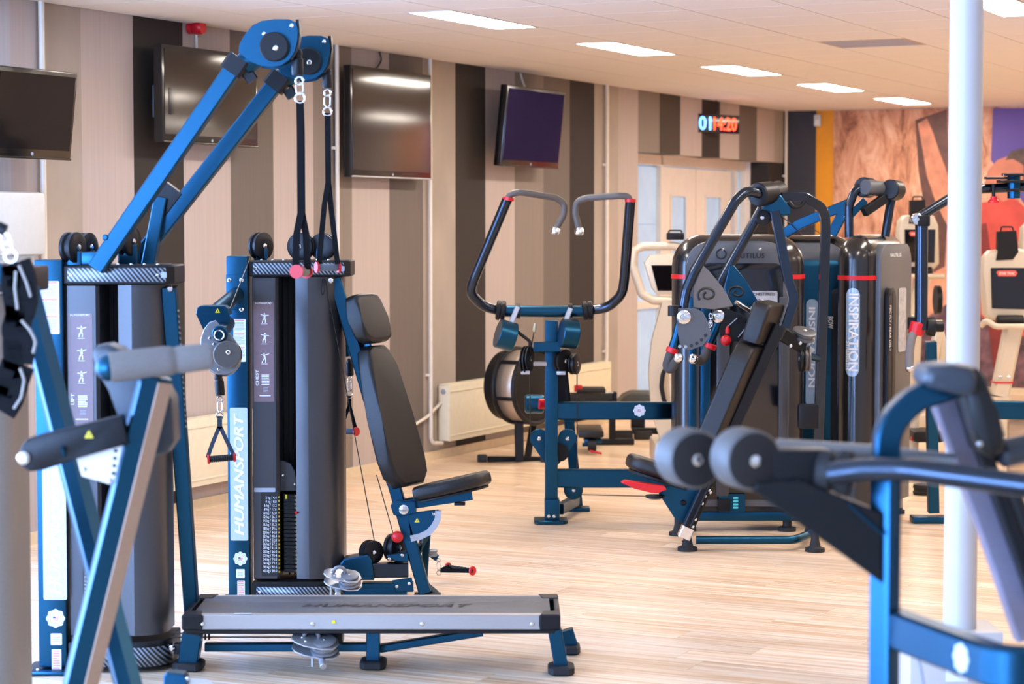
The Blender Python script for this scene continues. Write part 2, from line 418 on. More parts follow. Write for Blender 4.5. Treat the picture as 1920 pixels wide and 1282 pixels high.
# floor: slab + laminate planks
SLAB = M('screed', '#b79873', .6, 0, noise=.05, scale=5)
def plank_mat():
    m = bpy.data.materials.new('oak_laminate'); m.use_nodes = True; nt = m.node_tree; b = nt.nodes['Principled BSDF']
    oi = nt.nodes.new('ShaderNodeObjectInfo'); tc = nt.nodes.new('ShaderNodeTexCoord'); ad = nt.nodes.new('ShaderNodeVectorMath'); ad.operation = 'ADD'
    sc_ = nt.nodes.new('ShaderNodeVectorMath'); sc_.operation = 'SCALE'; sc_.inputs[0].default_value = (17, 31, 7)
    nt.links.new(oi.outputs['Random'], sc_.inputs['Scale']); nt.links.new(tc.outputs['Object'], ad.inputs[0]); nt.links.new(sc_.outputs[0], ad.inputs[1])
    mp = nt.nodes.new('ShaderNodeMapping'); mp.inputs['Scale'].default_value = (.8, 26, 1); nt.links.new(ad.outputs[0], mp.inputs[0])
    nz = nt.nodes.new('ShaderNodeTexNoise'); nz.inputs['Scale'].default_value = 1.6; nz.inputs['Detail'].default_value = 7; nz.inputs['Roughness'].default_value = .62
    nt.links.new(mp.outputs[0], nz.inputs['Vector'])
    cr = nt.nodes.new('ShaderNodeValToRGB'); e = cr.color_ramp.elements
    e[0].position = .27; e[0].color = lin('#bb9068'); e[1].position = .72; e[1].color = lin('#f2e2d0')
    for p, c in ((.40, '#d4aa80'), (.5, '#e3c4a2'), (.58, '#edd6bb')): q = e.new(p); q.color = lin(c)
    hs = nt.nodes.new('ShaderNodeHueSaturation'); mr = nt.nodes.new('ShaderNodeMapRange'); mr.inputs[3].default_value = .88; mr.inputs[4].default_value = 1.1
    nt.links.new(oi.outputs['Random'], mr.inputs[0]); nt.links.new(mr.outputs[0], hs.inputs['Value'])
    nt.links.new(nz.outputs[0], cr.inputs[0]); nt.links.new(cr.outputs[0], hs.inputs['Color']); nt.links.new(hs.outputs[0], b.inputs['Base Color'])
    b.inputs['Roughness'].default_value = .3; b.inputs['Specular IOR Level'].default_value = .5
    bp = nt.nodes.new('ShaderNodeBump'); bp.inputs['Strength'].default_value = .12; bp.inputs['Distance'].default_value = .001
    nt.links.new(nz.outputs[0], bp.inputs['Height']); nt.links.new(bp.outputs[0], b.inputs['Normal'])
    return m
OAK = plank_mat()
floor = struct(rbox(MB(), NEAR_D - .2, END_D + .2, WALL_N - .2, RIGHT_N + .2, -.12, -.01).build('floor', SLAB, None, smooth=False))
PW, PL = .192, 1.29
pb = MB().box((0, 0, 0), (PL - .0012, PW - .0012, .01), bev=.0008)
plank0 = pb.build('plank', OAK, None, smooth=False); plank0.parent = floor
rot = math.atan2(N.y, N.x); used = 0; rest = []
floc = floor.location.copy()
def seen(c):   # does any corner of this plank fall in the frame?
    for s in (-.5, 0, .5):
        w = c + N * (s * PL); v = w - CAMP
        if v.y > 1:
            px = 960 + F_PX * v.x / v.y
            if -40 < px < 1960 and v.y > 7.4: return True
    return False
rows = int((END_D - NEAR_D) / PW) + 1; spots = []
for r in range(rows):
    d = NEAR_D + (r + .5) * PW; n0 = WALL_N - random.random() * PL
    n = n0 + PL / 2
    while n - PL / 2 < RIGHT_N:
        spots.append((d, n)); n += PL
spots = [(d, n) for d, n in spots if n - PL / 2 > WALL_N - .15 or True]
vis = [s for s in spots if seen(R(*s, 0)) and s[1] > WALL_N - PL / 2]
vis.sort(key=lambda s: R(*s, 0).y); near = vis[:298]; nearset = set(near)
for i, (d, n) in enumerate(near):
    o = plank0 if i == 0 else plank0.copy()
    if i: COL.objects.link(o); o.parent = floor
    lo, hi = n - PL / 2, n + PL / 2
    lo = max(lo, WALL_N + .004); k = (hi - lo) / PL; c = R(d, (lo + hi) / 2, -.01)
    o.location = c - floc; o.rotation_euler = (0, 0, rot); o.scale = (k, 1, 1)
b = MB()
for (d, n) in spots:
    if (d, n) in nearset: continue
    lo, hi = max(n - PL / 2, WALL_N + .004), min(n + PL / 2, RIGHT_N)
    if hi - lo < .05: continue
    b.box(R(d, (lo + hi) / 2, -.005), (hi - lo - .0012, PW - .0012, .01), (N, D, UP))
rest = b.build('plank_field', OAK, floor, smooth=False); rest['kind'] = 'stuff'
# same grain direction for the joined planks: give the object the planks' own axes
mw = Matrix.Rotation(rot, 4, 'Z'); rest.data.transform(mw.inverted()); rest.rotation_euler = (0, 0, rot)

# baseboard
CREAM = M('cream_paint', '#e2d6b8', .45, 0, noise=.03, scale=20)
BBD = M('pale_wood_skirting', '#d9c6a4', .5, 0, noise=.05, scale=20)
bb = MB(); rbox(bb, d_start, DOOR0 - .02, WALL_N, WALL_N + .016, 0, .065); struct(bb.build('baseboard_left', BBD, None, smooth=False))
bb = MB(); rbox(bb, END_D - .016, END_D, npx(1563), RIGHT_N, 0, .065); struct(bb.build('baseboard_end', BBD, None, smooth=False))

# ceiling: slab, tiles, light panels, vents
TN, TD, ND0, DD0 = .585, .5655, -5.47, 10.48
TILE = M('ceiling_tile', '#e9e2da', .85, 0, noise=.02, scale=120, bump=.25)
GRID = M('ceiling_grid_shadow_gap', '#8d8074', .7, 0, noise=.05, scale=30)
ceiling = struct(rbox(MB(), NEAR_D - .2, END_D + .2, WALL_N - .2, RIGHT_N + .2, CEIL + .008, CEIL + .1).build('ceiling', GRID, None, smooth=False))
cl = ceiling.location.copy()
lights = []; lightcells = set(); ventcells = {}
k0, k1 = math.floor((NEAR_D - DD0) / TD), math.ceil((END_D - DD0) / TD)
j0, j1 = math.floor((WALL_N - ND0) / TN), math.ceil((RIGHT_N - ND0) / TN)
for j in (-1, 4, 9):
    for k in range(-24, 20, 4):
        if j == -1 or True:
            lights.append((j, k + (0 if j == -1 else 1)))
rowlights = set((j, k) for j, k in lights)
lights = [(j, k) for j, k in lights if DD0 + k * TD > 7.5]     # the ceiling by the daylight windows has no lamps
for j, k in lights: lightcells |= {(j, k), (j, k + 1)}
vents = [(2, 5), (4, 8)]
VENT = M('ventilation_panel', '#b9a28c', .7, 0, noise=.05, scale=60, bump=.2)
tile0 = MB().box((0, 0, 0), (TD - .007, TN - .007, .012), bev=.0015).build('ceiling_tile', TILE, None, smooth=False); tile0.parent = ceiling
half0 = MB().box((0, 0, 0), (TD - .007, TN / 2 - .007, .012), bev=.0015).build('ceiling_tile', TILE, None, smooth=False); half0.parent = ceiling
tb = MB(); first = {'t': True, 'h': True}; rotD = math.atan2(D.y, D.x); cnt = 0
def tvis(c):
    v = c - CAMP
    if v.y < 9: return False
    px = 960 + F_PX * v.x / v.y; py = 420 - F_PX * v.z / v.y
    return -80 < px < 2000 and -40 < py
for j in range(j0, j1):
    for k in range(k0, k1):
        d0, d1 = DD0 + k * TD, DD0 + (k + 1) * TD; n0, n1 = ND0 + j * TN, ND0 + (j + 1) * TN
        d0, d1 = max(d0, NEAR_D), min(d1, END_D); n0, n1 = max(n0, WALL_N), min(n1, RIGHT_N)
        if d1 - d0 < .03 or n1 - n0 < .03: continue
        islight = (j, k) in lightcells
        if islight: n1 = ND0 + (j + .5) * TN     # the lamp takes the far half of the tile
        if (j, k) in vents: continue
        c = R((d0 + d1) / 2, (n0 + n1) / 2, CEIL + .002)
        full = abs(d1 - d0 - TD) < .01 and abs(n1 - n0 - (TN / 2 if islight else TN)) < .01
        if tvis(c) and cnt < 298:
            src, key = (half0, 'h') if islight else (tile0, 't')
            if first[key]: o = src; first[key] = False
            else: o = src.copy(); COL.objects.link(o); o.parent = ceiling
            o.location = c - cl - UP * .006; o.rotation_euler = (0, 0, rotD); cnt += 1
            if not full: o.scale = ((d1 - d0) / TD, (n1 - n0) / (TN / 2 if islight else TN), 1)
        else:
            tb.box(c, (d1 - d0 - .007, n1 - n0 - .007, .012), (D, N, UP))
o = tb.build('ceiling_tile_field', TILE, ceiling, smooth=False); o['kind'] = 'stuff'
LEDM = M('lamp_diffuser', '#fff3e6', .5, 0, emit=PANEL, noise=.01, scale=5)
LFR = M('lamp_frame_white', '#e8e2d8', .5, 0, noise=.02, scale=30)
li = 0; lname = ['nearest the red alarm', 'second', 'third', 'fourth', 'fifth, nearest the end wall']
ordl = {0: 'first and largest glowing ceiling panel of the row beside the striped wall', 4: 'second glowing ceiling panel of the row beside the striped wall',
        8: 'third glowing ceiling panel of the row, above the digital clock side', 12: 'fourth glowing ceiling panel of the row beside the striped wall',
        16: 'fifth and smallest glowing ceiling panel of the row, beside the white pillar top'}
for j, k in lights:
    d0, d1 = DD0 + k * TD, min(DD0 + (k + 2) * TD, END_D); n0, n1 = ND0 + (j + .5) * TN, ND0 + (j + 1) * TN
    if d0 < NEAR_D or d1 - d0 < 1: continue
    if j == -1: n0, n1 = ND0 - TN / 2, ND0
    c = R((d0 + d1) / 2, (n0 + n1) / 2, CEIL)
    v = c - CAMP; inview = j == -1 and k in ordl
    lab = ordl[k] if inview else ('glowing ceiling panel cut by the right edge, right of the white pillar top' if (j, k) == (4, 1) else
          ('glowing ceiling panel barely showing at the right edge beyond the pillar' if (j, k) == (4, 5) else 'recessed glowing ceiling panel outside the picture'))
    t = thing('ceiling_light', lab, 'ceiling light', c, 'recessed ceiling lights')
    MB().box(c + UP * .002, (d1 - d0 - .05, n1 - n0 - .03, .008), (D, N, UP))  .build('diffuser', LEDM, t, smooth=False)
    b = MB()
    for s in (-1, 1):
        b.box(c + D * (s * ((d1 - d0) / 2 - .014)), (.022, n1 - n0 - .006, .014), (D, N, UP)); b.box(c + N * (s * ((n1 - n0) / 2 - .009)), (d1 - d0 - .006, .012, .014), (D, N, UP))
    b.build('frame', LFR, t, smooth=False)
for i, (j, k) in enumerate(vents):
    c = R(DD0 + (k + .5) * TD, ND0 + (j + .5) * TN, CEIL + .002)
    t = thing('ceiling_vent', ['brownish ventilation panel among the white ceiling tiles left of the pillar', 'brownish ventilation panel in the ceiling right of the pillar'][i], 'ceiling vent', c, 'ceiling vents')
    MB().box(c, (TD - .01, TN - .01, .01), (D, N, UP)).build('panel', VENT, t, smooth=False)
    for q in range(9):
        MB().box(c + D * ((q - 4) * .055) - UP * .006, (.012, TN - .06, .006), (D, N, UP)).build('slat', VENT, t, smooth=False)

# ------------------------------------------------------------------ things on the striped wall
PIPE = M('white_pipe_paint', '#ddd2c0', .4, 0, noise=.03, scale=20)
def wall_pipe(px, r, lab, z0=.1, z1=CEIL, clip=None, extra=None):
    p = WP(px, 400, .03); d = p.dot(D)
    t = thing('heating_pipe', lab, 'pipe', R(d, WALL_N + .03, z0), 'white pipes on the striped wall')
    pts = [R(d, WALL_N + .03, z1 - .004), R(d, WALL_N + .03, z0)]
    if extra: pts += extra
    MB().tube(pts, r, .05, seg=10).build('pipe', PIPE, t)
    for z in ((.62, 2.2)):
        if z > z0: MB().box(R(d, WALL_N + .012, z), (.05, .026, .02), (D, N, UP), bev=.003).build('clip', PIPE, t)
    return t
# radiators
def radiator(px0, py_top0, py_bot0, px1, lab, off=.1):
    a = WP(px0, py_top0, off); bq = WP(px0, py_bot0, off); d0 = a.dot(D); d1 = WP(px1, 750, off).dot(D); z1, z0 = a.z, bq.z
    t = thing('radiator', lab, 'radiator', R((d0 + d1) / 2, WALL_N + off / 2, z0), 'cream panel radiators')
    L = d1 - d0; dm = (d0 + d1) / 2; zm = (z0 + z1) / 2; h = z1 - z0
    body = rbox(MB(), d0 + .01, d1 - .01, WALL_N + .025, WALL_N + off - .012, z0 + .01, z1 - .01).build('body', CREAM, t, smooth=False)
    MB().box(R(dm, WALL_N + off - .006, zm), (L, .012, h), (D, N, UP), bev=.005).build('front_panel', CREAM, t)
    for s in (0, 1): MB().box(R(d0 if not s else d1, WALL_N + off / 2, zm), (.006, off - .02, h - .01), (D, N, UP), bev=.002).build('side_cover', CREAM, t)
    MB().box(R(dm, WALL_N + off / 2, z1), (L, off - .02, .008), (D, N, UP), bev=.003).build('top_grille', CREAM, t)
    for zz in (z1 - h * .12, z0 + h * .1): MB().box(R(dm, WALL_N + off + .001, zz), (L - .02, .006, .012), (D, N, UP), bev=.002).build('rib', CREAM, t)
    MB().cyl(R(d0 - .005, WALL_N + off / 2, z1 - h * .12), R(d0 + .002, WALL_N + off / 2, z1 - h * .12), .02).build('vent_plug', SILV, t)
    return t, d0, d1, z0, z1
r1, ra0, ra1, rz0, rz1 = radiator(305, 795, 925, 648, 'cream panel radiator low on the wall behind the two weight towers')
r2, rb0, rb1, sz0, sz1 = radiator(843, 722, 828, 1146, 'cream panel radiator behind the rowing machine')
wall_pipe(82, .017, 'white vertical pipe at far left beside the small tilted screen')
wall_pipe(633, .014, 'white vertical pipe left of the large wall screen', z0=.1)
dd = WP(807, 400, .03).dot(D)
wall_pipe(807, .014, 'white vertical pipe that bends into the radiator behind the rowing machine', z0=sz0 + .0, extra=[R(rb0 - .02, WALL_N + .05, sz0 - .01)])
wall_pipe(1138, .016, 'white vertical pipe ending at the far end of the rear radiator', z0=sz1 + .03, extra=[R(rb1 + .03, WALL_N + .03, sz1 - .08), R(rb1 + .022, WALL_N + .05, sz1 - .12)])
wall_pipe(1473, .016, 'white vertical pipe in the far corner beside the charcoal wall')
t = MB().tube([WP(776, 797, .02), WP(800, 782, .02), WP(826, 756, .03)], .012, .1, seg=8).build('wall_cable', PIPE)
tag(t, 'short white cable rising across the wall to the left end of a radiator', 'cable')

SCR = M('screen_glass', '#0a080b', .08, 0, noise=.02, scale=3, spec=.6)
BEZ = M('glossy_black_bezel', '#0c0c0e', .18, 0, noise=.03, scale=60, coat=.3)
def tv(px, py, w, h, off, tilt, lab, mount=None, turn=0., depth=.07, bez=.022):
    c = WP(px, py, off); tl = math.radians(tilt)
    u = (UP * math.cos(tl) + N * math.sin(tl)); nn = (N * math.cos(tl) - UP * math.sin(tl)); r = D.copy()
    if turn:
        q = Quaternion(UP, math.radians(turn)); r = q @ r; u = q @ u; nn = q @ nn
    t = thing('wall_screen', lab, 'screen', c - u * h / 2, 'dark flat screens on the striped wall')
    ax = (r, nn, u)
    MB().box(c - nn * depth / 2, (w, depth, h), ax, bev=.008).build('housing', BEZ, t)
    MB().box(c + nn * .001 + u * .012, (w - 2 * bez, .004, h - 2 * bez - .03), ax).build('display', SCR, t, smooth=False)
    MB().box(c + nn * .004 - u * (h / 2 - .005), (w - .01, .008, .01), ax, bev=.002).build('bottom_trim', SILV if mount == 'trim' else BEZ, t)
    b = MB().cyl(c + nn * .0 - u * (h / 2 - .026), c + nn * .004 - u * (h / 2 - .026), .009, seg=12); b.build('emblem', GTXT, t)
    wallp = c - N * off
    MB().box((c - nn * depth + wallp + N * .02) / 2 - N * 0, (.16, max(.02, (off - depth) * .9), .16), (D, N, UP), bev=.004).build('wall_mount', BLK, t)
    return t, c, r, u, nn
tv(66, 214, .64, .455, .30, 7, 'small tilted black screen at the far left edge of the wall', depth=.05)
tv(397, 183, .99, .555, .17, 0, 'large black screen behind the raised cable arms', depth=.06)
tv(736, 233, 1.12, .735, .12, 0, 'largest black screen between two white pipes, reflecting a ceiling lamp', mount='trim', depth=.06)
tv(1001, 240, 1.03, .605, .22, 6, 'tilted black screen nearest to the doors', depth=.06)
def cable(pts, r, lab, mat=None, name='wall_cable'):
    return tag(MB().tube(pts, r, .05, seg=8).build(name, mat or CABLE), lab, 'cable')
cable([WP(711, 96, .01), WP(716, 112, .02), WP(708, 126, .03), WP(699, 130, .04)], .006, 'thin black cable curling from the ceiling to the largest screen')
cable([WP(976, 138, .01), WP(980, 152, .05), WP(985, 165, .1)], .008, 'thin cable from the ceiling to the tilted screen nearest the doors', PIPE)
# small grey speaker beside the second screen
c = WP(307, 190, .12)
t = thing('speaker_box', 'small grey box fixed beside the screen behind the cable arms', 'speaker', c - UP * .09)
MB().box(c, (.09, .1, .185), (D, N, UP), bev=.01).build('housing', M('slate_plastic', '#4f5a66', .5, 0, noise=.05, scale=80), t)
MB().box(c + N * .05, (.07, .006, .16), (D, N, UP), bev=.004).build('grille', M('slate_grille', '#3a444f', .7, 0, noise=.2, scale=500, bump=.4), t)
MB().box(c - N * .06, (.03, .05, .03), (D, N, UP)).build('bracket', BLK, t)
# red alarm sounder
c = WP(367, 52, .05)
t = thing('alarm_sounder', 'red fire alarm sounder high on the wall just under the ceiling', 'alarm', c)
MB().lathe(c - N * .045, N, [(0, .036), (.03, .036), (.032, .033)]).build('base', RED, t)
MB().lathe(c - N * .01, N, [(0, .033), (.012, .041), (.05, .041), (.062, .036), (.064, .015)]).build('horn', RED, t)
MB().tube([WP(368, 64, .01), WP(369, 90, .01)], .008, seg=8).build('cable_duct', PIPE, t)
# white rounded box on the wall, far left
WPL = M('white_gloss_plastic', '#c4c7c6', .35, 0, noise=.02, scale=30)
c0 = WP(72, 425, .13); d1 = c0.dot(D)
t = thing('towel_dispenser', 'white rounded box on the wall below the small tilted screen', 'dispenser', R(d1 - .24, WALL_N + .08, 1.5))
z1, z0 = WP(60, 360, .13).z, WP(60, 478, .13).z
MB().box(R(d1 - .24, WALL_N + .095, (z0 + z1) / 2), (.48, .18, z1 - z0), (D, N, UP), bev=.03).build('cover', WPL, t)
MB().box(R(d1 - .24, WALL_N + .07, z0 - .015), (.40, .13, .05), (D, N, UP), bev=.012).build('outlet', M('grey_white_plastic', '#c3cdd2', .45, 0, noise=.03, scale=30), t)

# digital clock
c = WP(1346, 232, .10)
t = thing('digital_clock', 'black digital clock with blue and red glowing digits above the doors', 'clock', c - UP * .1)
rr = (D * .93 + N * .36).normalized(); nn = rr.cross(UP) * 1; nn = Vector((rr.y, -rr.x, 0))
w_, h_ = .62, .175
MB().box(c - nn * .03, (w_, .06, h_), (rr, nn, UP), bev=.006).build('housing', BEZ, t)
BLUE_E = M('blue_led_digits', '#4a90ff', .5, 0, emit=9, noise=.01, scale=5); RED_E = M('red_led_digits', '#ff3a1c', .5, 0, emit=7, noise=.01, scale=5)
text('led_digits', '01', c - rr * .18 + nn * .0005, rr, UP, .13, BLUE_E, t, width=.17, bold=.02, depth=-.0)
text('led_digits', '14:20', c + rr * .105 + nn * .0005, rr, UP, .125, RED_E, t, width=.33, bold=.025, depth=-.0)
MB().box(c - nn * .06 + UP * .0, (.05, .05, .05), (rr, nn, UP)).build('bracket', BLK, t)
MB().tube([c + UP * .08 - nn * .05, c + UP * .17 - nn * .03 + rr * .05, c + UP * .235 - nn * .06 + rr * .03], .005, .04, seg=6).build('power_cable', CABLE, t)

# doors at the far end of the striped wall, set back in the opening
DW = M('door_white_paint', '#e6ddd4', .45, 0, noise=.03, scale=10)
FROST = M('frosted_blue_glass', '#a9c6e6', .35, 0, noise=.12, scale=4, emit=.32, grain=.5)  # slight emission stands in for daylight behind the panes
REC = .30
def DP(px): # along-wall position on the recessed door plane
    d = ray(px, 420); q = CAMP + d * ((WALL_N - REC) / d.dot(N)); return q.dot(D)
bx_ = MB(); rbox(bx_, DOOR0 - .2, DOOR0, WALL_N - REC - .15, WALL_N - .2, 0, CEIL); rbox(bx_, DOOR1, DOOR1 + .2, WALL_N - REC - .15, WALL_N - .2, 0, CEIL)
rbox(bx_, DOOR0, DOOR1, WALL_N - REC - .15, WALL_N - .2, DOORTOP, CEIL); struct(bx_.build('trim_1', DW, None, smooth=False))
e0 = DOOR0; edges = [DP(1212), DP(1238), DP(1300), DP(1365), DP(1377), DP(1437)]
fw = .06
fr = MB()
for d in (e0 + .02, DP(1232), DP(1371), DOOR1 - .03): rbox(fr, d - fw / 2, d + fw / 2, WALL_N - REC - .04, WALL_N - REC + .05, 0, DOORTOP)
rbox(fr, DOOR0, DOOR1, WALL_N - REC - .04, WALL_N - REC + .05, DOORTOP - .09, DOORTOP)
door_frame = struct(fr.build('trim_2', DW, None, smooth=False))
def leaf(i, d0, d1, g0, g1, hd):
    b = MB(); n0, n1 = WALL_N - REC - .02, WALL_N - REC + .025; zt = DOORTOP - .1; gz0, gz1 = .25, zt - .26
    rbox(b, d0, g0, n0, n1, .01, zt); rbox(b, g1, d1, n0, n1, .01, zt); rbox(b, g0, g1, n0, n1, .01, gz0); rbox(b, g0, g1, n0, n1, gz1, zt)
    o = struct(b.build('door_%d' % i, DW, None, smooth=False))
    rbox(MB(), g0, g1, n0 + .015, n1 - .015, gz0, gz1).build('pane', FROST, o, smooth=False)
    m = MB()
    for d in (g0, g1): rbox(m, d - .012, d + .012, n1 - .002, n1 + .012, gz0, gz1)
    for z in (gz0, gz1): rbox(m, g0, g1, n1 - .002, n1 + .012, z - .012, z + .012)
    m.build('glazing_bead', DW, o, smooth=False)
    MB().tube([R(hd, n1 + .0, 1.05), R(hd, n1 + .05, 1.05), R(hd + (.12 if i == 1 else -.12) * -1, n1 + .05, 1.05)], .01, .01, seg=8).build('door_handle', CHR, o)
leaf(1, DP(1238) , DP(1300) - .006, DP(1252), DP(1281), DP(1295)); leaf(2, DP(1300) + .006, DP(1366), DP(1317), DP(1346), DP(1305))
wn2 = wn
for (a, b_) in ((e0 + .05, DP(1232) - .03), (DP(1371) + .03, DOOR1 - .06)):
    wn2 += 1
    o = struct(rbox(MB(), a, b_, WALL_N - REC - .01, WALL_N - REC + .03, .92, .99).build('window_%d' % wn2, DW, None, smooth=False))
    for z0, z1 in ((.08, .92), (.99, 1.7), (1.7, DOORTOP - .1)):
        rbox(MB(), a, b_, WALL_N - REC - .004, WALL_N - REC + .004, z0, z1 - .004).build('pane', FROST, o, smooth=False)
rbox(MB(), DOOR0, DOOR1, WALL_N - REC - .02, WALL_N - REC + .06, 0, .08)

# ------------------------------------------------------------------ mural on the end wall: a climber on orange rock under a violet sky
def rock_mat():
    m = bpy.data.materials.new('printed_rock'); m.use_nodes = True; nt = m.node_tree; b = nt.nodes['Principled BSDF']; b.inputs['Roughness'].default_value = .55
    tc = nt.nodes.new('ShaderNodeTexCoord'); mp = nt.nodes.new('ShaderNodeMapping'); mp.inputs['Scale'].default_value = (2.4, 2.4, 1.0)
    nz = nt.nodes.new('ShaderNodeTexNoise'); nz.inputs['Scale'].default_value = 2.6; nz.inputs['Detail'].default_value = 8; nz.inputs['Roughness'].default_value = .65; nz.inputs['Distortion'].default_value = .6
    nt.links.new(tc.outputs['Object'], mp.inputs[0]); nt.links.new(mp.outputs[0], nz.inputs['Vector'])
    cr = nt.nodes.new('ShaderNodeValToRGB'); e = cr.color_ramp.elements
    e[0].position = .30; e[0].color = lin('#6e4430'); e[1].position = .70; e[1].color = lin('#e6bfa4')
    for p, c in ((.4, '#a86c4c'), (.48, '#c98d6a'), (.58, '#d9a586')): q = e.new(p); q.color = lin(c)
    nt.links.new(nz.outputs[0], cr.inputs[0]); nt.links.new(cr.outputs[0], b.inputs['Base Color'])
    return m
mural = thing('wall_mural', 'large photo mural of a rock climber in a red shirt on the end wall', 'mural', EP(1800, 760))
def mpoly(name, pts, mat, lift, th=.0015):
    q = [EP(x, y, lift) for x, y in pts]; return MB().plate(q, -D * th).build(name, mat, mural, smooth=False)
def mp_(name, col, n=.12, s=6): return M(name, col, .55, 0, noise=n, scale=s)
nl, nr = npx(1563), npx(2400)
rbox(MB(), END_D - .006, END_D - .001, nl, nr, .07, CEIL - .01).build('printed_rock', rock_mat(), mural, smooth=False)
mpoly('printed_sky', [(1862, 203), (2300, 198), (2300, 470), (1990, 470), (1880, 330), (1858, 300)], mp_('print_violet', '#5e4a9a', .06, 2), .0075)
mpoly('printed_shadow', [(1716, 225), (1775, 205), (1782, 330), (1770, 520), (1790, 650), (1740, 640), (1752, 520), (1735, 400), (1722, 320)], mp_('print_deep_brown', '#5e3a2e', .3, 9), .0075)
mpoly('printed_arm', [(1721, 232), (1738, 222), (1750, 250), (1758, 275), (1778, 330), (1800, 400), (1830, 440), (1812, 480), (1785, 440), (1755, 380), (1738, 330), (1730, 280)], mp_('print_skin', '#c98262', .3, 7), .0095)
mpoly('printed_shirt', [(1800, 400), (1840, 380), (1900, 370), (1960, 420), (2000, 560), (1960, 680), (1870, 690), (1800, 660), (1775, 560), (1785, 470)], mp_('print_red_shirt', '#cc4a3c', .22, 5), .0100)
mpoly('printed_face', [(1852, 320), (1870, 300), (1892, 292), (1915, 300), (1925, 330), (1912, 365), (1880, 378), (1862, 362), (1846, 345)], mp_('print_face', '#c77a5e', .15), .0120)
mpoly('printed_hair', [(1885, 300), (1895, 284), (1915, 278), (1950, 285), (1965, 330), (1940, 360), (1918, 345), (1920, 310), (1900, 298)], mp_('print_hair', '#5a463c', .3, 12), .0130)
mpoly('printed_dark_strap', [(1836, 420), (1850, 418), (1870, 560), (1890, 690), (1862, 690), (1848, 560)], mp_('print_strap', '#7a2620', .2), .0115)
mpoly('printed_leg', [(1735, 520), (1770, 500), (1800, 560), (1780, 700), (1740, 760), (1715, 640)], mp_('print_skin2', '#e09a78', .2), .0095)
mpoly('printed_trousers', [(1730, 600), (1790, 560), (1880, 620), (1960, 640), (1960, 900), (1720, 900), (1715, 700)], mp_('print_trousers', '#6a4a50', .6, 9), .0110)
# small white detector at the top of the yellow band
c = EP(1533, 226, .04); t = thing('motion_sensor', 'small white motion sensor at the top of the yellow band', 'sensor', c)
MB().box(c, (.05, .07, .12), (D, N, UP), bev=.012).build('housing', WPL, t)
MB().box(c - D * .027 - UP * .02, (.006, .045, .05), (D, N, UP), bev=.002).build('lens', LFR, t)

# ------------------------------------------------------------------ round white pillar with boxed foot
PILL = M('white_pillar_paint', '#c9c2bc', .42, 0, noise=.02, scale=6)
pc = P(1805, 700, 7.15)
pil = thing('pillar', 'round white steel pillar from floor to ceiling at right', 'pillar', (pc.x, pc.y, 0))
MB().cyl((pc.x, pc.y, 0), (pc.x, pc.y, CEIL - .004), px2m(31, 7.15), seg=40).build('shaft', PILL, pil)
bc = Vector((pc.x - .03, pc.y + .02, 0)); hb = .34
bx0 = MB().box(bc + UP * hb / 2, (.31, .24, hb), bev=.006).build('boxed_foot', PILL, pil)
so = Vector((pc.x - .028, bc.y - .121, 0)); so.z = P(1778, 1256, so.y).z
soc = MB().box(so, (.075, .006, .078), bev=.002).build('power_socket', WHT, pil)
MB().lathe(so - Yv * .0025, -Yv, [(0, .021), (.002, .021), (.0021, .018)]).build('socket_ring', M('socket_cream', '#d8d0bc', .5, 0, noise=.03, scale=40), soc)
for s in (-1, 1): MB().cyl(so + X * s * .008 - Yv * .004, so + X * s * .008 - Yv * .0052, .003, seg=8).build('socket_hole', DTXT, soc)
# ------------------------------------------------------------------ shared machine pieces
def xx(px, Y, py=800): return P(px, py, Y).x
def zz(py, Y): return P(960, py, Y).z
def pulley(c, axis, r, w, parent, name='pulley', mat=None, cap=True):
    axis = Vector(axis).normalized(); c = Vector(c); p = c - axis * w / 2
    o = MB().lathe(p, axis, [(0, r * .35), (0, r * .93), (w * .05, r), (w * .30, r), (w * .42, r * .86), (w * .58, r * .86), (w * .70, r), (w * .95, r), (w, r * .93), (w, r * .35)], seg=28).build(name, mat or BLK, parent)
    if cap:
        for s in (-1, 1): MB().lathe(c + axis * (s * w / 2 * .95), axis * s, [(0, r * .2), (w * .12, r * .2), (w * .2, r * .1)], seg=10).build('axle_bolt', CHR, o)
    return o
def cable_(pts, parent, r=.0028, name='cable'): return MB().tube([Vector(p) for p in pts], r, seg=6).build(name, CABLE, parent)
def chain_clip(a, b, parent, R1=.013, name='snap_hook'):
    """ring, narrow snap hook and ring between two points"""
    a, b = Vector(a), Vector(b); v = (b - a); L = v.length; v.normalize(); side = Yv.copy()
    h = MB().torus(a + v * R1, side, R1 * .8, R1 * .22, 16, 6).build('eye_ring', CHR, parent)
    x = v.cross(side).normalized(); q = L * .22; w = R1 * .75
    pts = [a + v * (R1 * 1.6) + x * w * .5, a + v * (L * .35) + x * w, a + v * (L * .62) + x * w * .9, a + v * (L * .72), a + v * (L * .62) - x * w * .9, a + v * (L * .35) - x * w, a + v * (R1 * 1.6) - x * w * .5]
    MB().tube(fillet(pts, .006, 4), R1 * .22, closed=True, seg=6).build(name, CHR, parent)
    MB().torus(b - v * R1 * .9, side, R1, R1 * .24, 16, 6).build('d_ring', CHR, parent)
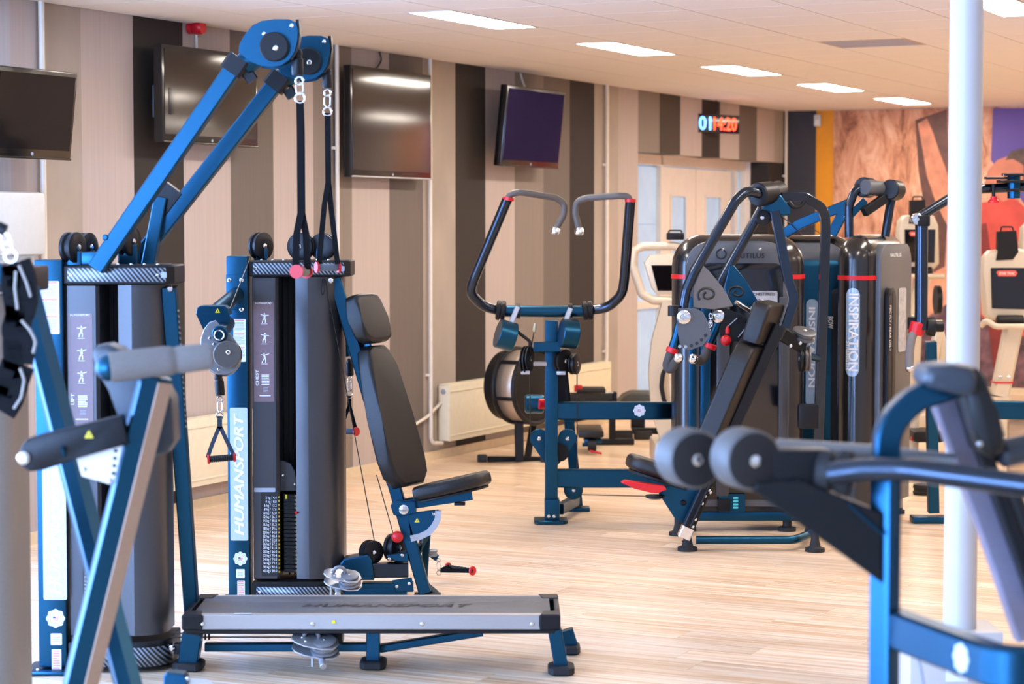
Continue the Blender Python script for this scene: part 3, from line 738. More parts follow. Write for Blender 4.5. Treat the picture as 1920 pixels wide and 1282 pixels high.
def strap(pts, w, parent, mat=None, th=.003, name='strap', wide=None):
    pts = [Vector(p) for p in pts]; wide = Vector(wide) if wide is not None else Vector((1, 0, 0))
    b = bmesh.new(); prev = None; n = len(pts)
    for i, p in enumerate(pts):
        t = (pts[min(i + 1, n - 1)] - pts[max(i - 1, 0)]).normalized(); s = (wide - t * wide.dot(t)).normalized(); k = t.cross(s)
        ring = [b.verts.new(p + s * (a * w / 2) + k * (c * th / 2)) for a, c in ((-1, -1), (1, -1), (1, 1), (-1, 1))]
        if prev:
            for j in range(4): b.faces.new((prev[j], prev[(j + 1) % 4], ring[(j + 1) % 4], ring[j]))
        else: b.faces.new(ring[::-1])
        prev = ring
    b.faces.new(prev); return obj(name, b, mat or WEB, parent, smooth=False)
def grip(a, b_, r, parent, mat=None, ring=1.6, ribs=0):
    a, b_ = Vector(a), Vector(b_); v = (b_ - a).normalized(); L = (b_ - a).length
    prof = [(0, r * .8)]
    if ribs:
        for i in range(ribs):
            h = L * (i + .1) / ribs; prof += [(h, r * .9), (h + L / ribs * .3, r), (h + L / ribs * .6, r), (h + L / ribs * .8, r * .9)]
    else: prof += [(L * .05, r), (L * .95, r)]
    prof += [(L, r * .8)]
    g = MB().lathe(a, v, prof, seg=16).build('grip', mat or DFOAM, parent)
    for p in (a, b_): MB().lathe(p - v * r * .3, v, [(0, r * .75), (0, r * ring), (r * .6, r * ring), (r * .6, r * .75)], seg=18).build('end_ring', RED, g)
    return g
def stop(a, b_, r, parent, name='cable_stop'):
    a, b_ = Vector(a), Vector(b_); v = b_ - a; L = v.length
    return MB().lathe(a, v, [(0, r * .35), (L * .04, r * .62), (L * .16, r * .8), (L * .28, r * .86), (L * .3, r), (L * .95, r), (L, r * .9)], seg=18).build(name, BLK, parent)
def head_plate(name, pts, Y, th, mat, parent, bev=.003): return MB().plate([P(x, y, Y) for x, y in pts], Vector((0, th, 0)), bev=bev).build(name, mat, parent, ang=40)
def teardrop(cx, cy, rx, ry, ang, sharp=.0, n=26):
    out = []
    for k in range(n):
        a = 2 * math.pi * k / n; x = rx * math.cos(a); y = ry * math.sin(a) * (1 - sharp * math.cos(a)); c, s = math.cos(math.radians(ang)), math.sin(math.radians(ang))
        out.append((cx + x * c - y * s, cy + x * s + y * c))
    return out
def figure(c, right, up, h, parent, seed):
    rnd = random.Random(seed); b = MB(); right = Vector(right).normalized(); up = Vector(up).normalized(); n = right.cross(up); c = Vector(c)
    def seg(x0, y0, x1, y1, w):
        p = c + right * x0 * h + up * y0 * h + n * .0018; q = c + right * x1 * h + up * y1 * h + n * .0018; t = (q - p).normalized(); s = t.cross(n) * w * h / 2
        b.plate([p - s, p + s, q + s, q - s], n * .0003)
    lean = rnd.uniform(-.06, .06)
    seg(lean, .06, 0, -.16, .14); seg(0, -.15, -.12, -.3, .08); seg(-.12, -.3, -.16 + lean, -.5, .06); seg(0, -.15, .06, -.32, .08); seg(.06, -.32, .05, -.5, .06)
    seg(lean, .04, .3, .1 + rnd.uniform(-.1, .1), .05); seg(lean, .04, -.28, .08, .05)
    b.plate([c + n * .0018 + right * (lean + .05 * math.cos(a)) * h + up * (.14 + .07 * math.sin(a)) * h for a in [k * math.pi / 4 for k in range(8)]], n * .0003)
    seg(-.25, -.58, .2, -.58, .03)
    return b.build('exercise_figure', WHT, parent, smooth=False)
def instr_label(c, w, h, word, parent, seed):
    lab = sticker('instruction_label', c, X, Z, w, h, MAUV, parent, rad=.002)
    c = Vector(c)
    text('label_title', 'HUMANSPORT', c + Z * h * .485, X, Z, h * .018, WHT, lab, width=w * .8, bold=.02, depth=.0016)
    for i in range(3): figure(c + Z * h * (.36 - i * .2) + X * w * .05, X, Z, h * .14, lab, seed + i)
    text('label_word', word, c - X * w * .34 - Z * h * .26, Z, -X, w * .14, WHT, lab, width=h * (.16 if len(word) > 4 else .1), bold=.03, depth=.0016)
    lines('label_text', c - Z * h * .28 + X * w * .08, X, Z, w * .4, h * .11, 7, .5, WHT, lab, seed)
    lines('label_text', c - Z * h * .38 + X * w * .08, X, Z, w * .25, h * .05, 4, .4, GTXT, lab, seed + 9)
    lines('label_text', c - Z * h * .44 + X * w * .05, X, Z, w * .55, h * .015, 1, .6, WHT, lab, seed + 5)
    return lab
def warn_label(c, w, h, parent, seed):
    s = sticker('warning_label', c, X, Z, w, h, LWHT, parent, rad=.004)
    c = Vector(c)
    for i in range(3):
        zc = c + Z * h * (.47 - i * .32); lines('label_heading', zc, X, Z, w * .9, h * .035, 1, .9, PINK, s, seed)
        lines('label_text', zc - Z * h * .145, X, Z, w * .86, h * .22, 8, .4, GTXT, s, seed + i)
    return s
def tower(root, Y, post, bar, panel, slot, facet, right, ytop, ybar, ysh, ybase, lab_warn, lab_name, lab_ins, word, marks, seed, stack_px=None):
    """weight tower: post, top bar, shrouds, stack, base. pixel columns at depth Y"""
    g = lambda p: xx(p, Y)
    zt = zz(ytop, Y); pw = g(post[1]) - g(post[0]); pcx = (g(post[0]) + g(post[1])) / 2; pd = .15
    MB().box((pcx, Y + pd / 2, zt / 2 + .012), (pw, pd, zt - .024), bev=.008).build('post', POW, root)
    MB().box((pcx, Y + pd / 2, .008), (pw + .07, pd + .03, .014), bev=.004).build('foot_plate', POW, root)
    # stickers on the post
    (a0, b0, a1, b1) = lab_warn; warn_label(((g(a0) + g(a1)) / 2, Y - .0005, (zz(b0, Y) + zz(b1, Y)) / 2), g(a1) - g(a0), zz(b0, Y) - zz(b1, Y), root, seed)
    (a0, b0, a1, b1) = lab_name; w, h = g(a1) - g(a0), zz(b0, Y) - zz(b1, Y); c = Vector(((g(a0) + g(a1)) / 2, Y - .0005, (zz(b0, Y) + zz(b1, Y)) / 2))
    nm = sticker('name_label', c, X, Z, w, h, LBLU, root, rad=.006)
    text('name_lettering', 'HUMANSPORT', c - Yv * .001, Z, -X, w * .55, WHT, nm, width=h * .92, bold=.03, shear=.25, depth=.001)
    (sx, sy, sr), (qx, qy, qs), (rx0, ry0, rx1, ry1) = marks
    seal('seal_badge', (g(sx), Y - .0005, zz(sy, Y)), X, Z, px2m(sr, Y), root)
    s = sticker('square_sticker', (g(qx), Y - .0005, zz(qy, Y)), X, Z, px2m(qs, Y), px2m(qs * 1.05, Y), LWHT, root)
    lines('sticker_text', (g(qx), Y - .0005, zz(qy, Y)), X, Z, px2m(qs * .6, Y), px2m(qs * .5, Y), 3, .4, GTXT, s, 3)
    c = ((g(rx0) + g(rx1)) / 2, Y - .0005, (zz(ry0, Y) + zz(ry1, Y)) / 2); w, h = g(rx1) - g(rx0), zz(ry0, Y) - zz(ry1, Y)
    s = sticker('red_striped_sticker', c, X, Z, w, h, LWHT, root); lines('sticker_stripes', c, X, Z, w * .8, h * .95, 8, .55, PINK, s, 4)
    # top bar
    zb1, zb0 = zz(ybar[0], Y), zz(ybar[1], Y); x0, x1 = g(bar[0]), g(bar[1]); zc = (zb0 + zb1) / 2; hb = zb1 - zb0
    pts = [(x0, Y + .02), (x1 - .03, Y + .02), (x1, Y + .05), (x1, Y + .3), (x0, Y + .3)]
    MB().plate([(x, y, zb0) for x, y in pts], (0, 0, hb), bev=.006).build('top_bar', BLK, root)
    cpl = MB().box(((x0 + x1) / 2 - .005, Y + .017, zc), (x1 - x0 - .045, .006, hb * .72), bev=.003).build('carbon_inlay', CARB, root)
    bolts([(x0 + .03, Y + .014, zc), (x1 - .06, Y + .014, zc)], -Yv, .0065, root)
    sticker('small_label', (x1 - .035, Y + .0135, zc), X, Z, .022, .022, GTXT, root)
    bolts([(x0 + .05 + i * .05, Y + .06, zb1) for i in range(7)], Z, .007, root)
    # shrouds
    zs1, zs0 = zb0 - .002, zz(ysh, Y)
    xl0, xl1 = g(panel[0]), g(panel[1])
    MB().plate([(xl0, Y + .035, zs0), (xl1 - .012, Y + .035, zs0), (xl1, Y + .05, zs0), (xl1, Y + .27, zs0), (xl0, Y + .27, zs0)], (0, 0, zs1 - zs0), bev=.003).build('left_shroud', SHR, root)
    xs1, xf, xr = g(slot[1]), g(facet), g(right); cur = []
    rad = min(.15, xr - xf)
    for k in range(9):
        a = math.pi / 2 * k / 8; cur.append((xr - rad + rad * math.sin(a) if True else 0, Y + .03 + rad - rad * math.cos(a), zs0))
    foot = [(xs1, Y + .052, zs0), (xf, Y + .03, zs0)] + cur + [(xr, Y + .27, zs0), (xs1, Y + .27, zs0)]
    MB().plate(foot, (0, 0, zs1 - zs0)).build('right_shroud', SHR, root, ang=30)
    MB().box(((xl1 + xs1) / 2, Y + .262, (zs0 + zs1) / 2), (xs1 - xl1, .012, zs1 - zs0)).build('slot_back', BLKV, root, smooth=False)
    sw = xs1 - xl1
    for k in (.4, .72): MB().cyl((xl1 + sw * k, Y + .17, zs0), (xl1 + sw * k, Y + .17, zs1),   .004, seg=10).build('guide_rod', BLK, root)
    (a0, b0, a1, b1) = lab_ins; instr_label(((g(a0) + g(a1)) / 2, Y + .0345, (zz(b0, Y) + zz(b1, Y)) / 2), g(a1) - g(a0), zz(b0, Y) - zz(b1, Y), word, root, seed)
    # weight stack
    if stack_px:
        sx0, sx1, sy0, sy1, nx0, nx1 = stack_px
        xa, xb = g(sx0), g(sx1); za, zb_ = zz(sy0, Y), zz(sy1, Y); n = 20; hp = (za - zb_) / n
        for i in range(n):
            zc_ = za - (i + .5) * hp
            pl = MB().box(((xa + xb) / 2, Y + .13, zc_), (xb - xa, .12, hp * .9), bev=.002).build('weight_plate', BLK, root)
            MB().box((xb - .006, Y + .069, zc_), (.008, .004, hp * .55)).build('plate_slot', M('brass_lug', '#8f8a5c', .5, .3, noise=.1, scale=100), pl, smooth=False)
            MB().box((xb - (xb - xa) * .3, Y + .0685, zc_), ((xb - xa) * .34, .003, hp * .2)).build('pin_hole', BLKV, pl, smooth=False)
            MB().box((xl1 - .004, Y + .041, zc_), (px2m(4.5, Y), .003, hp * .45), (Vector((.77, .64, 0)), Vector((-.64, .77, 0)), Z)).build('weight_marker', YEL, root, smooth=False)
        MB().box((xa + .012, Y + .068, za - hp * .6), (.008, .004, hp * 1.1)).build('top_marker', YEL, root, smooth=False)
        MB().cyl((xb - .004, Y + .04, za - hp * 4.5), (xb - .004, Y + .08, za - hp * 4.5), .006, seg=12).build('selector_pin', RED, root)
        na, nb = g(nx0), g(nx1); lb = sticker('weight_chart', ((na + nb) / 2, Y + .0345, (za + zb_) / 2 + .004), X, Z, nb - na, za - zb_ + .03, DTXT, root, rad=.001, th=.001)
        body = '\n'.join('%d kg / %.1f' % (2 * (i + 1), 4.4 * (i + 1)) for i in range(n))
        text('weight_figures', body, ((na + nb) / 2, Y + .0335, (za + zb_) / 2), X, Z, (za - zb_) * .975, WHT, lb, width=(nb - na) * .82, bold=0, align='RIGHT')
    # base
    zb = zz(ybase, Y); bx0, bx1 = g(panel[0]) - .005, g(right) + .015
    ft = [(bx0, Y + .01)] + [(bx1 - rad + rad * math.sin(math.pi / 2 * k / 8), Y + .01 + rad - rad * math.cos(math.pi / 2 * k / 8)) for k in range(9)] + [(bx1, Y + .32), (bx0, Y + .32)]
    MB().plate([(x, y, .012) for x, y in ft], (0, 0, zb - .012), bev=.004).build('base', BLK, root)
    ft2 = [(bx0 + .02, Y + .0065)] + [(bx1 - rad + (rad + .003) * math.sin(math.pi / 2 * k / 8), Y + .0065 + rad - (rad + .003) * math.cos(math.pi / 2 * k / 8)) for k in range(9)]
    b = bmesh.new(); lo, hi = .025, zb - .02; prev = None
    for x, y in ft2:
        r_ = (b.verts.new((x, y, lo)), b.verts.new((x, y, hi)))
        if prev: b.faces.new((prev[0], r_[0], r_[1], prev[1]))
        prev = r_
    cs = obj('carbon_band', b, CARB, root)
    cs.modifiers.new('thick', 'SOLIDIFY').thickness = .002
    bolts([(bx0 + .035, Y + .004, (lo + hi) / 2)], -Yv, .006, root)
    return dict(zt=zt, zb1=zb1, zb0=zb0)

# ================================================================== lift machine (far left tower with two raised arms)
YL = 8.0
lift = thing('cable_lift_machine', 'black and grey cable lift tower at left with two raised pulley arms', 'gym machine', (xx(215, YL), YL + .15, 0))
TL = tower(lift, YL, (67, 120), (119, 326), (125, 184), (184, 219), 246, 303, 487, (497, 534), 1195, 1205,
      (70, 527, 114, 626), (78, 872, 122, 1124), (126, 588, 172, 800), 'LIFT', ((100, 1159, 17), (101, 1198, 21), (92, 1217, 110, 1255)), 11, (197, 222, 1052, 1196, 149, 168))
# foot plate with bolt holes in front
MB().box((xx(88, YL, 1262), YL + .05, .010), (px2m(80, YL), .2, .016), bev=.005).build('floor_plate', POW, lift)
bolts([(xx(60, YL, 1262), YL - .02, .018), (xx(74, YL, 1262), YL - .02, .018)], Z, .008, lift)
# rear leg running down to the platform
lp = [P(318, 538, YL + .12), P(360, 1146, YL + .3)]
MB().beam(lp, .055, .065, up=Vector((0, -1, 0)), bev=.004).build('rear_leg', POW, lift)
sv = (lp[1] - lp[0]).normalized(); of = Vector((.0285, 0, 0)) + Vector((0, -.01, 0))
MB().beam([lp[0] + sv * .09 + of, lp[0] + sv * .55 + of], .004, .03, up=Vector((0, -1, 0)), bev=.001).build('carbon_strip', CARB, lift)
bolts([P(318, 541, YL + .07)], -Yv, .012, lift)
# arms
YA, YB = YL - .02, YL + .42
def arm(a, b_, Ya, Yb, name):
    p, q = P(*a, Ya), P(*b_, Yb)
    o = MB().beam([p, q], .062, .075, up=Vector((0, -1, 0)), bev=.006).build(name, POW, lift)
    return p, q
p1, q1 = arm((181, 503), (443, 122), YA, YA, 'arm'); p2, q2 = arm((246, 503), (521, 152), YB, YB, 'arm')
u = (q1 - p1).normalized(); u2 = (q2 - p2).normalized()
bolts([P(198, 445, YA - .033)], -Yv, .012, lift, 'pivot_bolt', POW)
for (q, uu, Yq) in ((q1, u, YA), (q2, u2, YB)):
    MB().beam([q - uu * .035, q + uu * .03], .085, .10, up=Vector((0, -1, 0)), bev=.01).build('arm_collar', BLK, lift)
    sd_ = uu.cross(Vector((0, -1, 0))).normalized()
    MB().beam([q + sd_ * (.05 if sd_.x > 0 else -.05) + uu * .0, q + sd_ * (.085 if sd_.x > 0 else -.085) - uu * .012], .045, .03, up=Vector((0, -1, 0)), bev=.005).build('collar_catch', BLK, lift)
# strut and joint box on the far arm
MB().beam([P(279, 497, YB - .05), P(303, 372, YB - .02)], .05, .075, up=Vector((0, -1, 0)), bev=.004).build('arm_strut', POW, lift)
MB().beam([P(293, 398, YB), P(328, 352, YB)], .095, .082, up=Vector((0, -1, 0)), bev=.008).build('joint_bracket', BLK, lift)
# swivel housings and pulley cheeks
def lift_head(cx, cy, Yh, k, parts):
    # cx,cy: pulley disc centre; k: scale in px per unit of the near head
    sw0, sw1 = parts['sw']
    MB().cyl(P(*sw0, Yh + .01), P(*sw1, Yh + .01), px2m(22 * k, Yh), seg=28, bev=.004).build('swivel_housing', POW, lift)
    out = [(cx + x * k, cy + y * k) for x, y in parts['out']]
    ck = MB().plate([P(x, y, Yh - .045) for x, y in out], (0, .007, 0), bev=.0015).build('pulley_cheek', POW, lift)
    MB().plate([P(x + 4 * k, y + 4 * k, Yh + .03) for x, y in out], (0, .007, 0), bev=.0015).build('pulley_cheek', POW, lift)
    # edge guard following the front rim
    MB().lathe(P(cx, cy, Yh - .005), -Yv, [(0, px2m(24 * k, Yh)), (.038, px2m(24 * k, Yh)), (.052, px2m(27 * k, Yh)), (.062, px2m(27 * k, Yh)), (.066, px2m(25 * k, Yh))], seg=32).build('pulley_cover', BLK, ck)
    bolts([P(cx, cy, Yh - .071)], -Yv, px2m(5 * k, Yh), lift); bolts([P(cx + 30 * k, cy - 42 * k, Yh - .045)], -Yv, px2m(4 * k, Yh), lift); bolts([P(cx - 22 * k, cy - 27 * k, Yh - .045)], -Yv, px2m(3.5 * k, Yh), lift)
    pulley(P(cx, cy, Yh), Yv, px2m(30 * k, Yh), .03, lift)
    rim = [(cx + 42 * k, cy - 52 * k), (cx + 44 * k, cy - 25 * k), (cx + 40 * k, cy + 5 * k), (cx + 30 * k, cy + 22 * k)]
    MB().beam([P(x, y, Yh - .004) for x, y in rim], .062, px2m(7 * k, Yh), up=Vector((0, -1, 0)), fil=.03).build('cheek_spacer', BLK, lift) if False else MB().sweep([P(x, y, Yh - .004) for x, y in rim], [(-.035, -.006), (.035, -.006), (.035, .006), (-.035, .006)], up=Vector((1, 0, 0))).build('rim_guard', BLK, lift)
OUT = [(-70, 8), (-68, -8), (-58, -26), (-44, -42), (-26, -51), (-2, -54), (24, -54), (38, -48), (42, -34), (41, -14), (36, 6), (26, 22), (10, 33), (-8, 36), (-28, 34), (-48, 26)]
lift_head(517, 90, YA - .01, 1.0, {'sw': ((456, 122), (496, 96)), 'out': OUT})
lift_head(580, 117, YB - .01, .93, {'sw': ((530, 148), (566, 124)), 'out': OUT})
# near strap: stop, hook, loop, handle
YS = YA
stop(P(557, 98, YS), P(558, 141, YS), px2m(11, YS), lift)
MB().sphere(P(557, 100, YS), px2m(10, YS)).build('stop_ball', BLK, lift)
n_hand = thing('hanging_strap', 'hanging black strap handle with red rings on the nearer raised arm', 'hand strap', P(565, 510, YS), 'hanging strap handles')
chain_clip(P(561, 142, YS), P(563, 192, YS), n_hand, .018)
strap([P(562, 189, YS), P(563, 250, YS), P(564, 400, YS), P(556, 440, YS), P(554, 505, YS)], px2m(13, YS), n_hand)
strap([P(563, 189, YS + .006), P(565, 250, YS + .006), P(566, 400, YS + .006), P(574, 440, YS + .02), P(577, 505, YS + .03)], px2m(13, YS), n_hand)
grip(P(556, 509, YS - .06), P(574, 509, YS + .08), px2m(9, YS), n_hand, FOAM, ring=1.45)
f_hand = thing('hanging_strap', 'hanging black strap handle with red rings on the farther raised arm', 'hand strap', P(615, 500, YB), 'hanging strap handles')
stop(P(613, 130, YB), P(614, 165, YB), px2m(9, YB), lift)
MB().sphere(P(613, 132, YB), px2m(8.5, YB)).build('stop_ball', BLK, lift)
chain_clip(P(614, 166, YB), P(614, 216, YB), f_hand, .016)
strap([P(614, 212, YB), P(615, 342, YB), P(608, 385, YB), P(598, 495, YB)], px2m(10, YB), f_hand)
strap([P(615, 212, YB + .006), P(616, 342, YB + .006), P(622, 400, YB + .006), P(633, 495, YB)], px2m(10, YB), f_hand)
grip(P(594, 501, YB - .02), P(635, 501, YB + .02), px2m(6.5, YB), f_hand, M('slate_grip', '#5b6672', .5, .1, noise=.05, scale=200), ring=1.6)
# pulleys on top of the tower
zt_ = TL['zb1']
for px, py, Yp, r in ((136, 464, YL + .06, 29), (160, 463, YL + .2, 27), (240, 452, YL + .25, 28)):
    ax = Vector((.92, -.39, 0)); pulley(P(px, py, Yp), ax, px2m(r, Yp), .05, lift)
    MB().box(P(px, py + r * .5, Yp) + Vector((.0, 0, -.03)), (.07, .03, .09), bev=.004).build('pulley_bracket', POW, lift)
MB().box(P(178, 484, YL + .1), (.09, .1, .05), bev=.006).build('arm_base', POW, lift); MB().box(P(246, 484, YB), (.09, .1, .05), bev=.006).build('arm_base', POW, lift)
MB().box(((xx(178, YL) + xx(262, YB)) / 2, YL + .28, TL['zb1'] - .012), (.34, .42, .02), bev=.004).build('top_deck', BLK, lift)

# ================================================================== low platform
YP = 7.98
plat = thing('exercise_platform', 'low aluminium-edged platform with textured grey deck in the foreground', 'platform', (xx(700, YP), YP + .2, 0))
ztp = zz(1152, YP); depth = .43; x0, x1 = xx(352, YP, 1150), xx(1040, YP, 1150)
DECK = M('textured_grey_deck', '#4b4d52', .42, .25, noise=.35, scale=260, bump=1.0)
MB().box(((x0 + x1) / 2, YP + depth * .33, ztp - .008), (x1 - x0 - .03, depth * .62, .014), bev=.002).build('deck_panel', DECK, plat)
MB().box(((x0 + x1) / 2, YP + depth * .815, ztp - .008), (x1 - x0 - .03, depth * .34, .014), bev=.002).build('deck_panel', DECK, plat)
text('deck_lettering', 'HUMANSPORT', ((x0 + x1) / 2 + .05, YP + depth * .45, ztp), X, Yv, .06, DTXT, plat, width=.66, bold=.02, shear=.3, depth=.0008)
def prism(xa, xb, sect, name, mat): # extrude a (y,z) section along X
    return MB().plate([(xa, y, z) for y, z in sect], (xb - xa, 0, 0), bev=.003).build(name, mat, plat)
ft_ = [(YP, ztp), (YP + .02, ztp), (YP + .02, ztp - .07), (YP - .012, ztp - .07), (YP - .012, ztp - .055)]
prism(x0, x1 - .01, [(YP - .004, ztp), (YP + .03, ztp + .001), (YP + .03, ztp - .055), (YP - .012, ztp - .055)], 'edge_trim', ALU)
prism(x0, x1, [(YP + depth, ztp), (YP + depth - .03, ztp), (YP + depth - .03, ztp - .055), (YP + depth + .012, ztp - .055)], 'edge_trim', ALU)
prism(x0 - .01, x1, [(YP - .004, ztp - .056), (YP + depth, ztp - .056), (YP + depth, ztp - .072), (YP - .004, ztp - .072)], 'frame_tray', BLK)
for s, xa in ((-1, x0), (1, x1)):
    for yy in (YP + .03, YP + depth - .03):
        sg = 1 if yy > YP + .2 else -1
        MB().plate([(xa - s * .06, yy + sg * .045, ztp - .058), (xa + s * .022, yy + sg * .045, ztp - .058), (xa + s * .022, yy - sg * .05, ztp - .058), (xa - s * .045, yy - sg * .05, ztp - .058)][::(1 if s * sg > 0 else -1)], (0, 0, .06), bev=.006).build('corner_cap', BLK, plat)
    MB().box((xa + s * .012, YP + depth / 2, ztp - .028), (.02, depth - .1, .052), bev=.004).build('end_trim', BLK, plat)
bolts([(xx(p, YP, 1168), YP - .009, ztp - .034) for p in (380, 587, 792, 998)], -Yv, .008, plat)
ys = sticker('yellow_sticker', (xx(626, YP, 1165), YP - .0095, ztp - .026), X, Z, .014, .012, YEL, plat); 
sticker('white_strip', (xx(455, YP, 1153), YP + .012, ztp + .002), X, Yv, .07, .01, WHT, plat)
def foot_leg(px_t, py_t, px_b, py_b, Yl, w=.052, fw=.1):
    b_ = P(px_b, py_b, Yl); t_ = P(px_t, py_t, Yl); b_.z = .03
    lg = MB().beam([t_, b_], w, w, up=Vector((0, -1, 0)), bev=.004).build('leg', POW, plat)
    MB().plate([(b_.x + x * fw, Yl + y * .13, .002) for x, y in ((-.5, -.3), (-.3, -.5), (.3, -.5), (.5, -.3), (.5, .3), (.3, .5), (-.3, .5), (-.5, .3))], (0, 0, .032), bev=.006).build('rubber_foot', RUB, lg)
foot_leg(1040, 1180, 1052, 1255, YP + .03); foot_leg(1062, 1180, 1071, 1218, YP + .42, fw=.07); foot_leg(700, 1185, 700, 1240, YP + .13); foot_leg(362, 1186, 354, 1240, YP + .1, .075, .115)
MB().beam([P(385, 1212, YP + .18), P(690, 1212, YP + .18)], .04, .032, up=Z, bev=.004).build('lower_rail', POW, plat)
MB().beam([P(708, 1216, YP + .18), P(905, 1184, YP + .18)], .04, .03, up=Z, bev=.004).build('diagonal_brace', POW, plat)
MB().box(P(585, 1191, YP + .1), (.13, .14, .03), bev=.004).build('pulley_mount', BLK, plat)
MB().box(P(632, 1192, YP + .2), (.05, .1, .05), bev=.008).build('mount_block', BLK, plat)
cable_([P(320, 1187, YP + .12), P(565, 1187, YP + .12)], plat); cable_([P(320, 1194, YP + .12), P(560, 1194, YP + .12)], plat)
for px in (385, 392): MB().cyl(P(px, 1183, YP + .12), P(px, 1199, YP + .12), .004, seg=8).build('guide_pin', BLK, plat)
MB().box(P(342, 1215, YP + .1), (.06, .05, .04), bev=.004).build('link_bracket', BLK, plat); bolts([P(322, 1215, YP + .07)], -Yv, .012, plat)
# swivel pulley under the platform edge
def low_swivel(parent, cx, cy, Yh, k, tip, name='swivel_pulley'):
    q = lambda x, y, dy=0: P(cx + x * k, cy + y * k, Yh + dy)
    ax = (Z * .93 - Yv * .36).normalized(); r = px2m(28 * k, Yh)
    c = q(20, 0); x_ = Vector((1, 0, 0)).lerp(Vector((1, 0, -.18)), 1).normalized(); y_ = ax.cross(x_)
    def pl(h, s): return [c + ax * h + x_ * (a * s) * r + y_ * (b * s) * r for a, b in ((-2.2, -.35), (-1.9, -.75), (-1.2, -1.0), (0, -1.05), (.75, -.75), (1.05, 0), (.75, .75), (0, 1.05), (-1.2, .9), (-1.9, .6), (-2.2, .3))]
    MB().plate(pl(.018, 1), ax * .006, bev=.002).build('pulley_cheek', SILV, parent); MB().plate(pl(-.024, 1), ax * .006, bev=.002).build('pulley_cheek', SILV, parent)
    pulley(c, ax, r * .95, .03, parent, name, GRY)
    MB().lathe(c + ax * .024, ax, [(0, r * .8), (.006, r * .8), (.008, r * .6)], seg=24).build('pulley_cap', GRY, parent)
    bolts([c + ax * .03, c + ax * .024 - x_ * r * 1.5, c + ax * .024 - x_ * r * 1.2 - y_ * r * .4], ax, .006, parent)
    MB().torus(c + ax * .026 - x_ * r * .9 + y_ * r * .2, (ax * .3 + Yv).normalized(), r * .5, .008, 18, 8).build('swivel_bearing', GRY, parent)
    a, b_ = q(*tip[0]), q(*tip[1], -.08); MB().cyl(a, b_, .013, seg=18, bev=.002).build('cable_end', SILV, parent)
    MB().cyl(q(tip[0][0] - 16, tip[0][1] - 6), q(tip[0][0] - 16, tip[0][1] + 22), .006, seg=12).build('guide_roller', SILV, parent)
low_swivel(plat, 588, 1212, YP + .02, 1.0, ((14, 15), (18, 38)))

# ================================================================== chest machine (middle tower with bench)
YC = 9.5
chest = thing('cable_chest_machine', 'black and grey cable chest tower in the middle with an upright padded bench', 'gym machine', (xx(540, YC), YC + .15, 0))
TC = tower(chest, YC, (426, 466), (468, 657), (472, 521), (521, 553), 577, 640, 480, (488, 519), 1088, 1092,
      (439, 598, 462, 678), (431, 764, 464, 1013), (475, 566, 513, 754), 'CHEST', ((449, 1047, 12.5), (449, 1075, 16), (443, 1088, 457, 1116)), 41, (528, 554, 930, 1078, 487, 519))
g = lambda p: xx(p, YC)
sticker('white_strip', (g(494), YC + .034, zz(920, YC)), X, Z, px2m(40, YC), px2m(8, YC), GTXT, chest)
MB().plate([(g(x), YC + .09, zz(y, YC)) for x, y in ((515, 925), (515, 868), (528, 868), (541, 874), (549, 888), (551, 905), (551, 925))], (0, .02, 0), bev=.002).build('stack_cover', SHR, chest)
bolts([(g(526), YC + .089, zz(895, YC)), (g(548), YC + .089, zz(912, YC))], -Yv, .007, chest)
MB().tube([P(604, 523, YC + .02), P(602, 545, YC + .0), P(605, 557, YC + .0), P(608, 545, YC + .0), P(606, 523, YC + .02)], .003, .01, seg=6).build('spare_clip', BLK, chest)
bolts([P(620, 526, YC + .02)], -Yv, .012, chest)
# top pulleys
for px, py, r, ax in ((489, 461, 26, Vector((.80, -.6, 0))), (565, 462, 26, Vector((-.35, -.94, 0))), (606, 462, 25, Vector((-.35, -.94, 0)))):
    pulley(P(px, py, YC + .12), ax, px2m(r, YC), .045, chest); MB().box(P(px, py + 18, YC + .12), (.06, .03, .07), bev=.004).build('pulley_bracket', POW, chest)
# joint line plate + bolts on the post
MB().box((g(446), YC - .004, zz(548, YC)), (px2m(40, YC), .008, zz(519, YC) - zz(585, YC)), bev=.002).build('arm_flange', POW, chest)
bolts([P(430, 525, YC - .008), P(453, 525, YC - .008), P(453, 580, YC - .008)], -Yv, .0095, chest)
# bracket arm towards the camera-left with the angled pulley
MB().tube([P(444, 552, YC - .01), P(400, 588, YC - .35)], .034, seg=20).build('bracket_arm', POW, chest)
YK = YC - .42
MB().plate([P(x, y, YK - .02) for x, y in ((367, 590), (369, 577), (376, 573), (421, 573), (428, 579), (430, 590))], (0, .10, 0), bev=.003).build('bracket_top', POW, chest)
MB().plate([P(x, y, YK - .022) for x, y in ((367, 588), (430, 588), (432, 600), (404, 640), (392, 640))], (0, .006, 0)).build('bracket_gusset', POW, chest)
tri_sign('warning_triangle', P(408, 582, YK - .0215), X, Z, px2m(9, YK), chest)
ck = head_plate('pulley_cheek', [(375, 655), (376, 635), (382, 617), (392, 604), (404, 600), (414, 612), (428, 622), (437, 632), (446, 645), (452, 662), (450, 680), (440, 695), (424, 702), (408, 702), (394, 694), (382, 678)], YK - .09, .008, GRY, chest)
head_plate('pulley_cheek', [(378, 660), (379, 640), (385, 622), (395, 609), (408, 606), (428, 626), (446, 648), (454, 668), (450, 686), (438, 700), (424, 706), (408, 705), (394, 697), (384, 682)], YK - .03, .008, GRY, chest)
MB().lathe(P(427, 664, YK - .085), -Yv, [(0, px2m(23, YK)), (.014, px2m(26, YK)), (.026, px2m(26, YK)), (.03, px2m(24, YK))], seg=30).build('pulley_cover', M('taupe_plastic', '#5d5854', .4, .2, noise=.05, scale=200), ck)
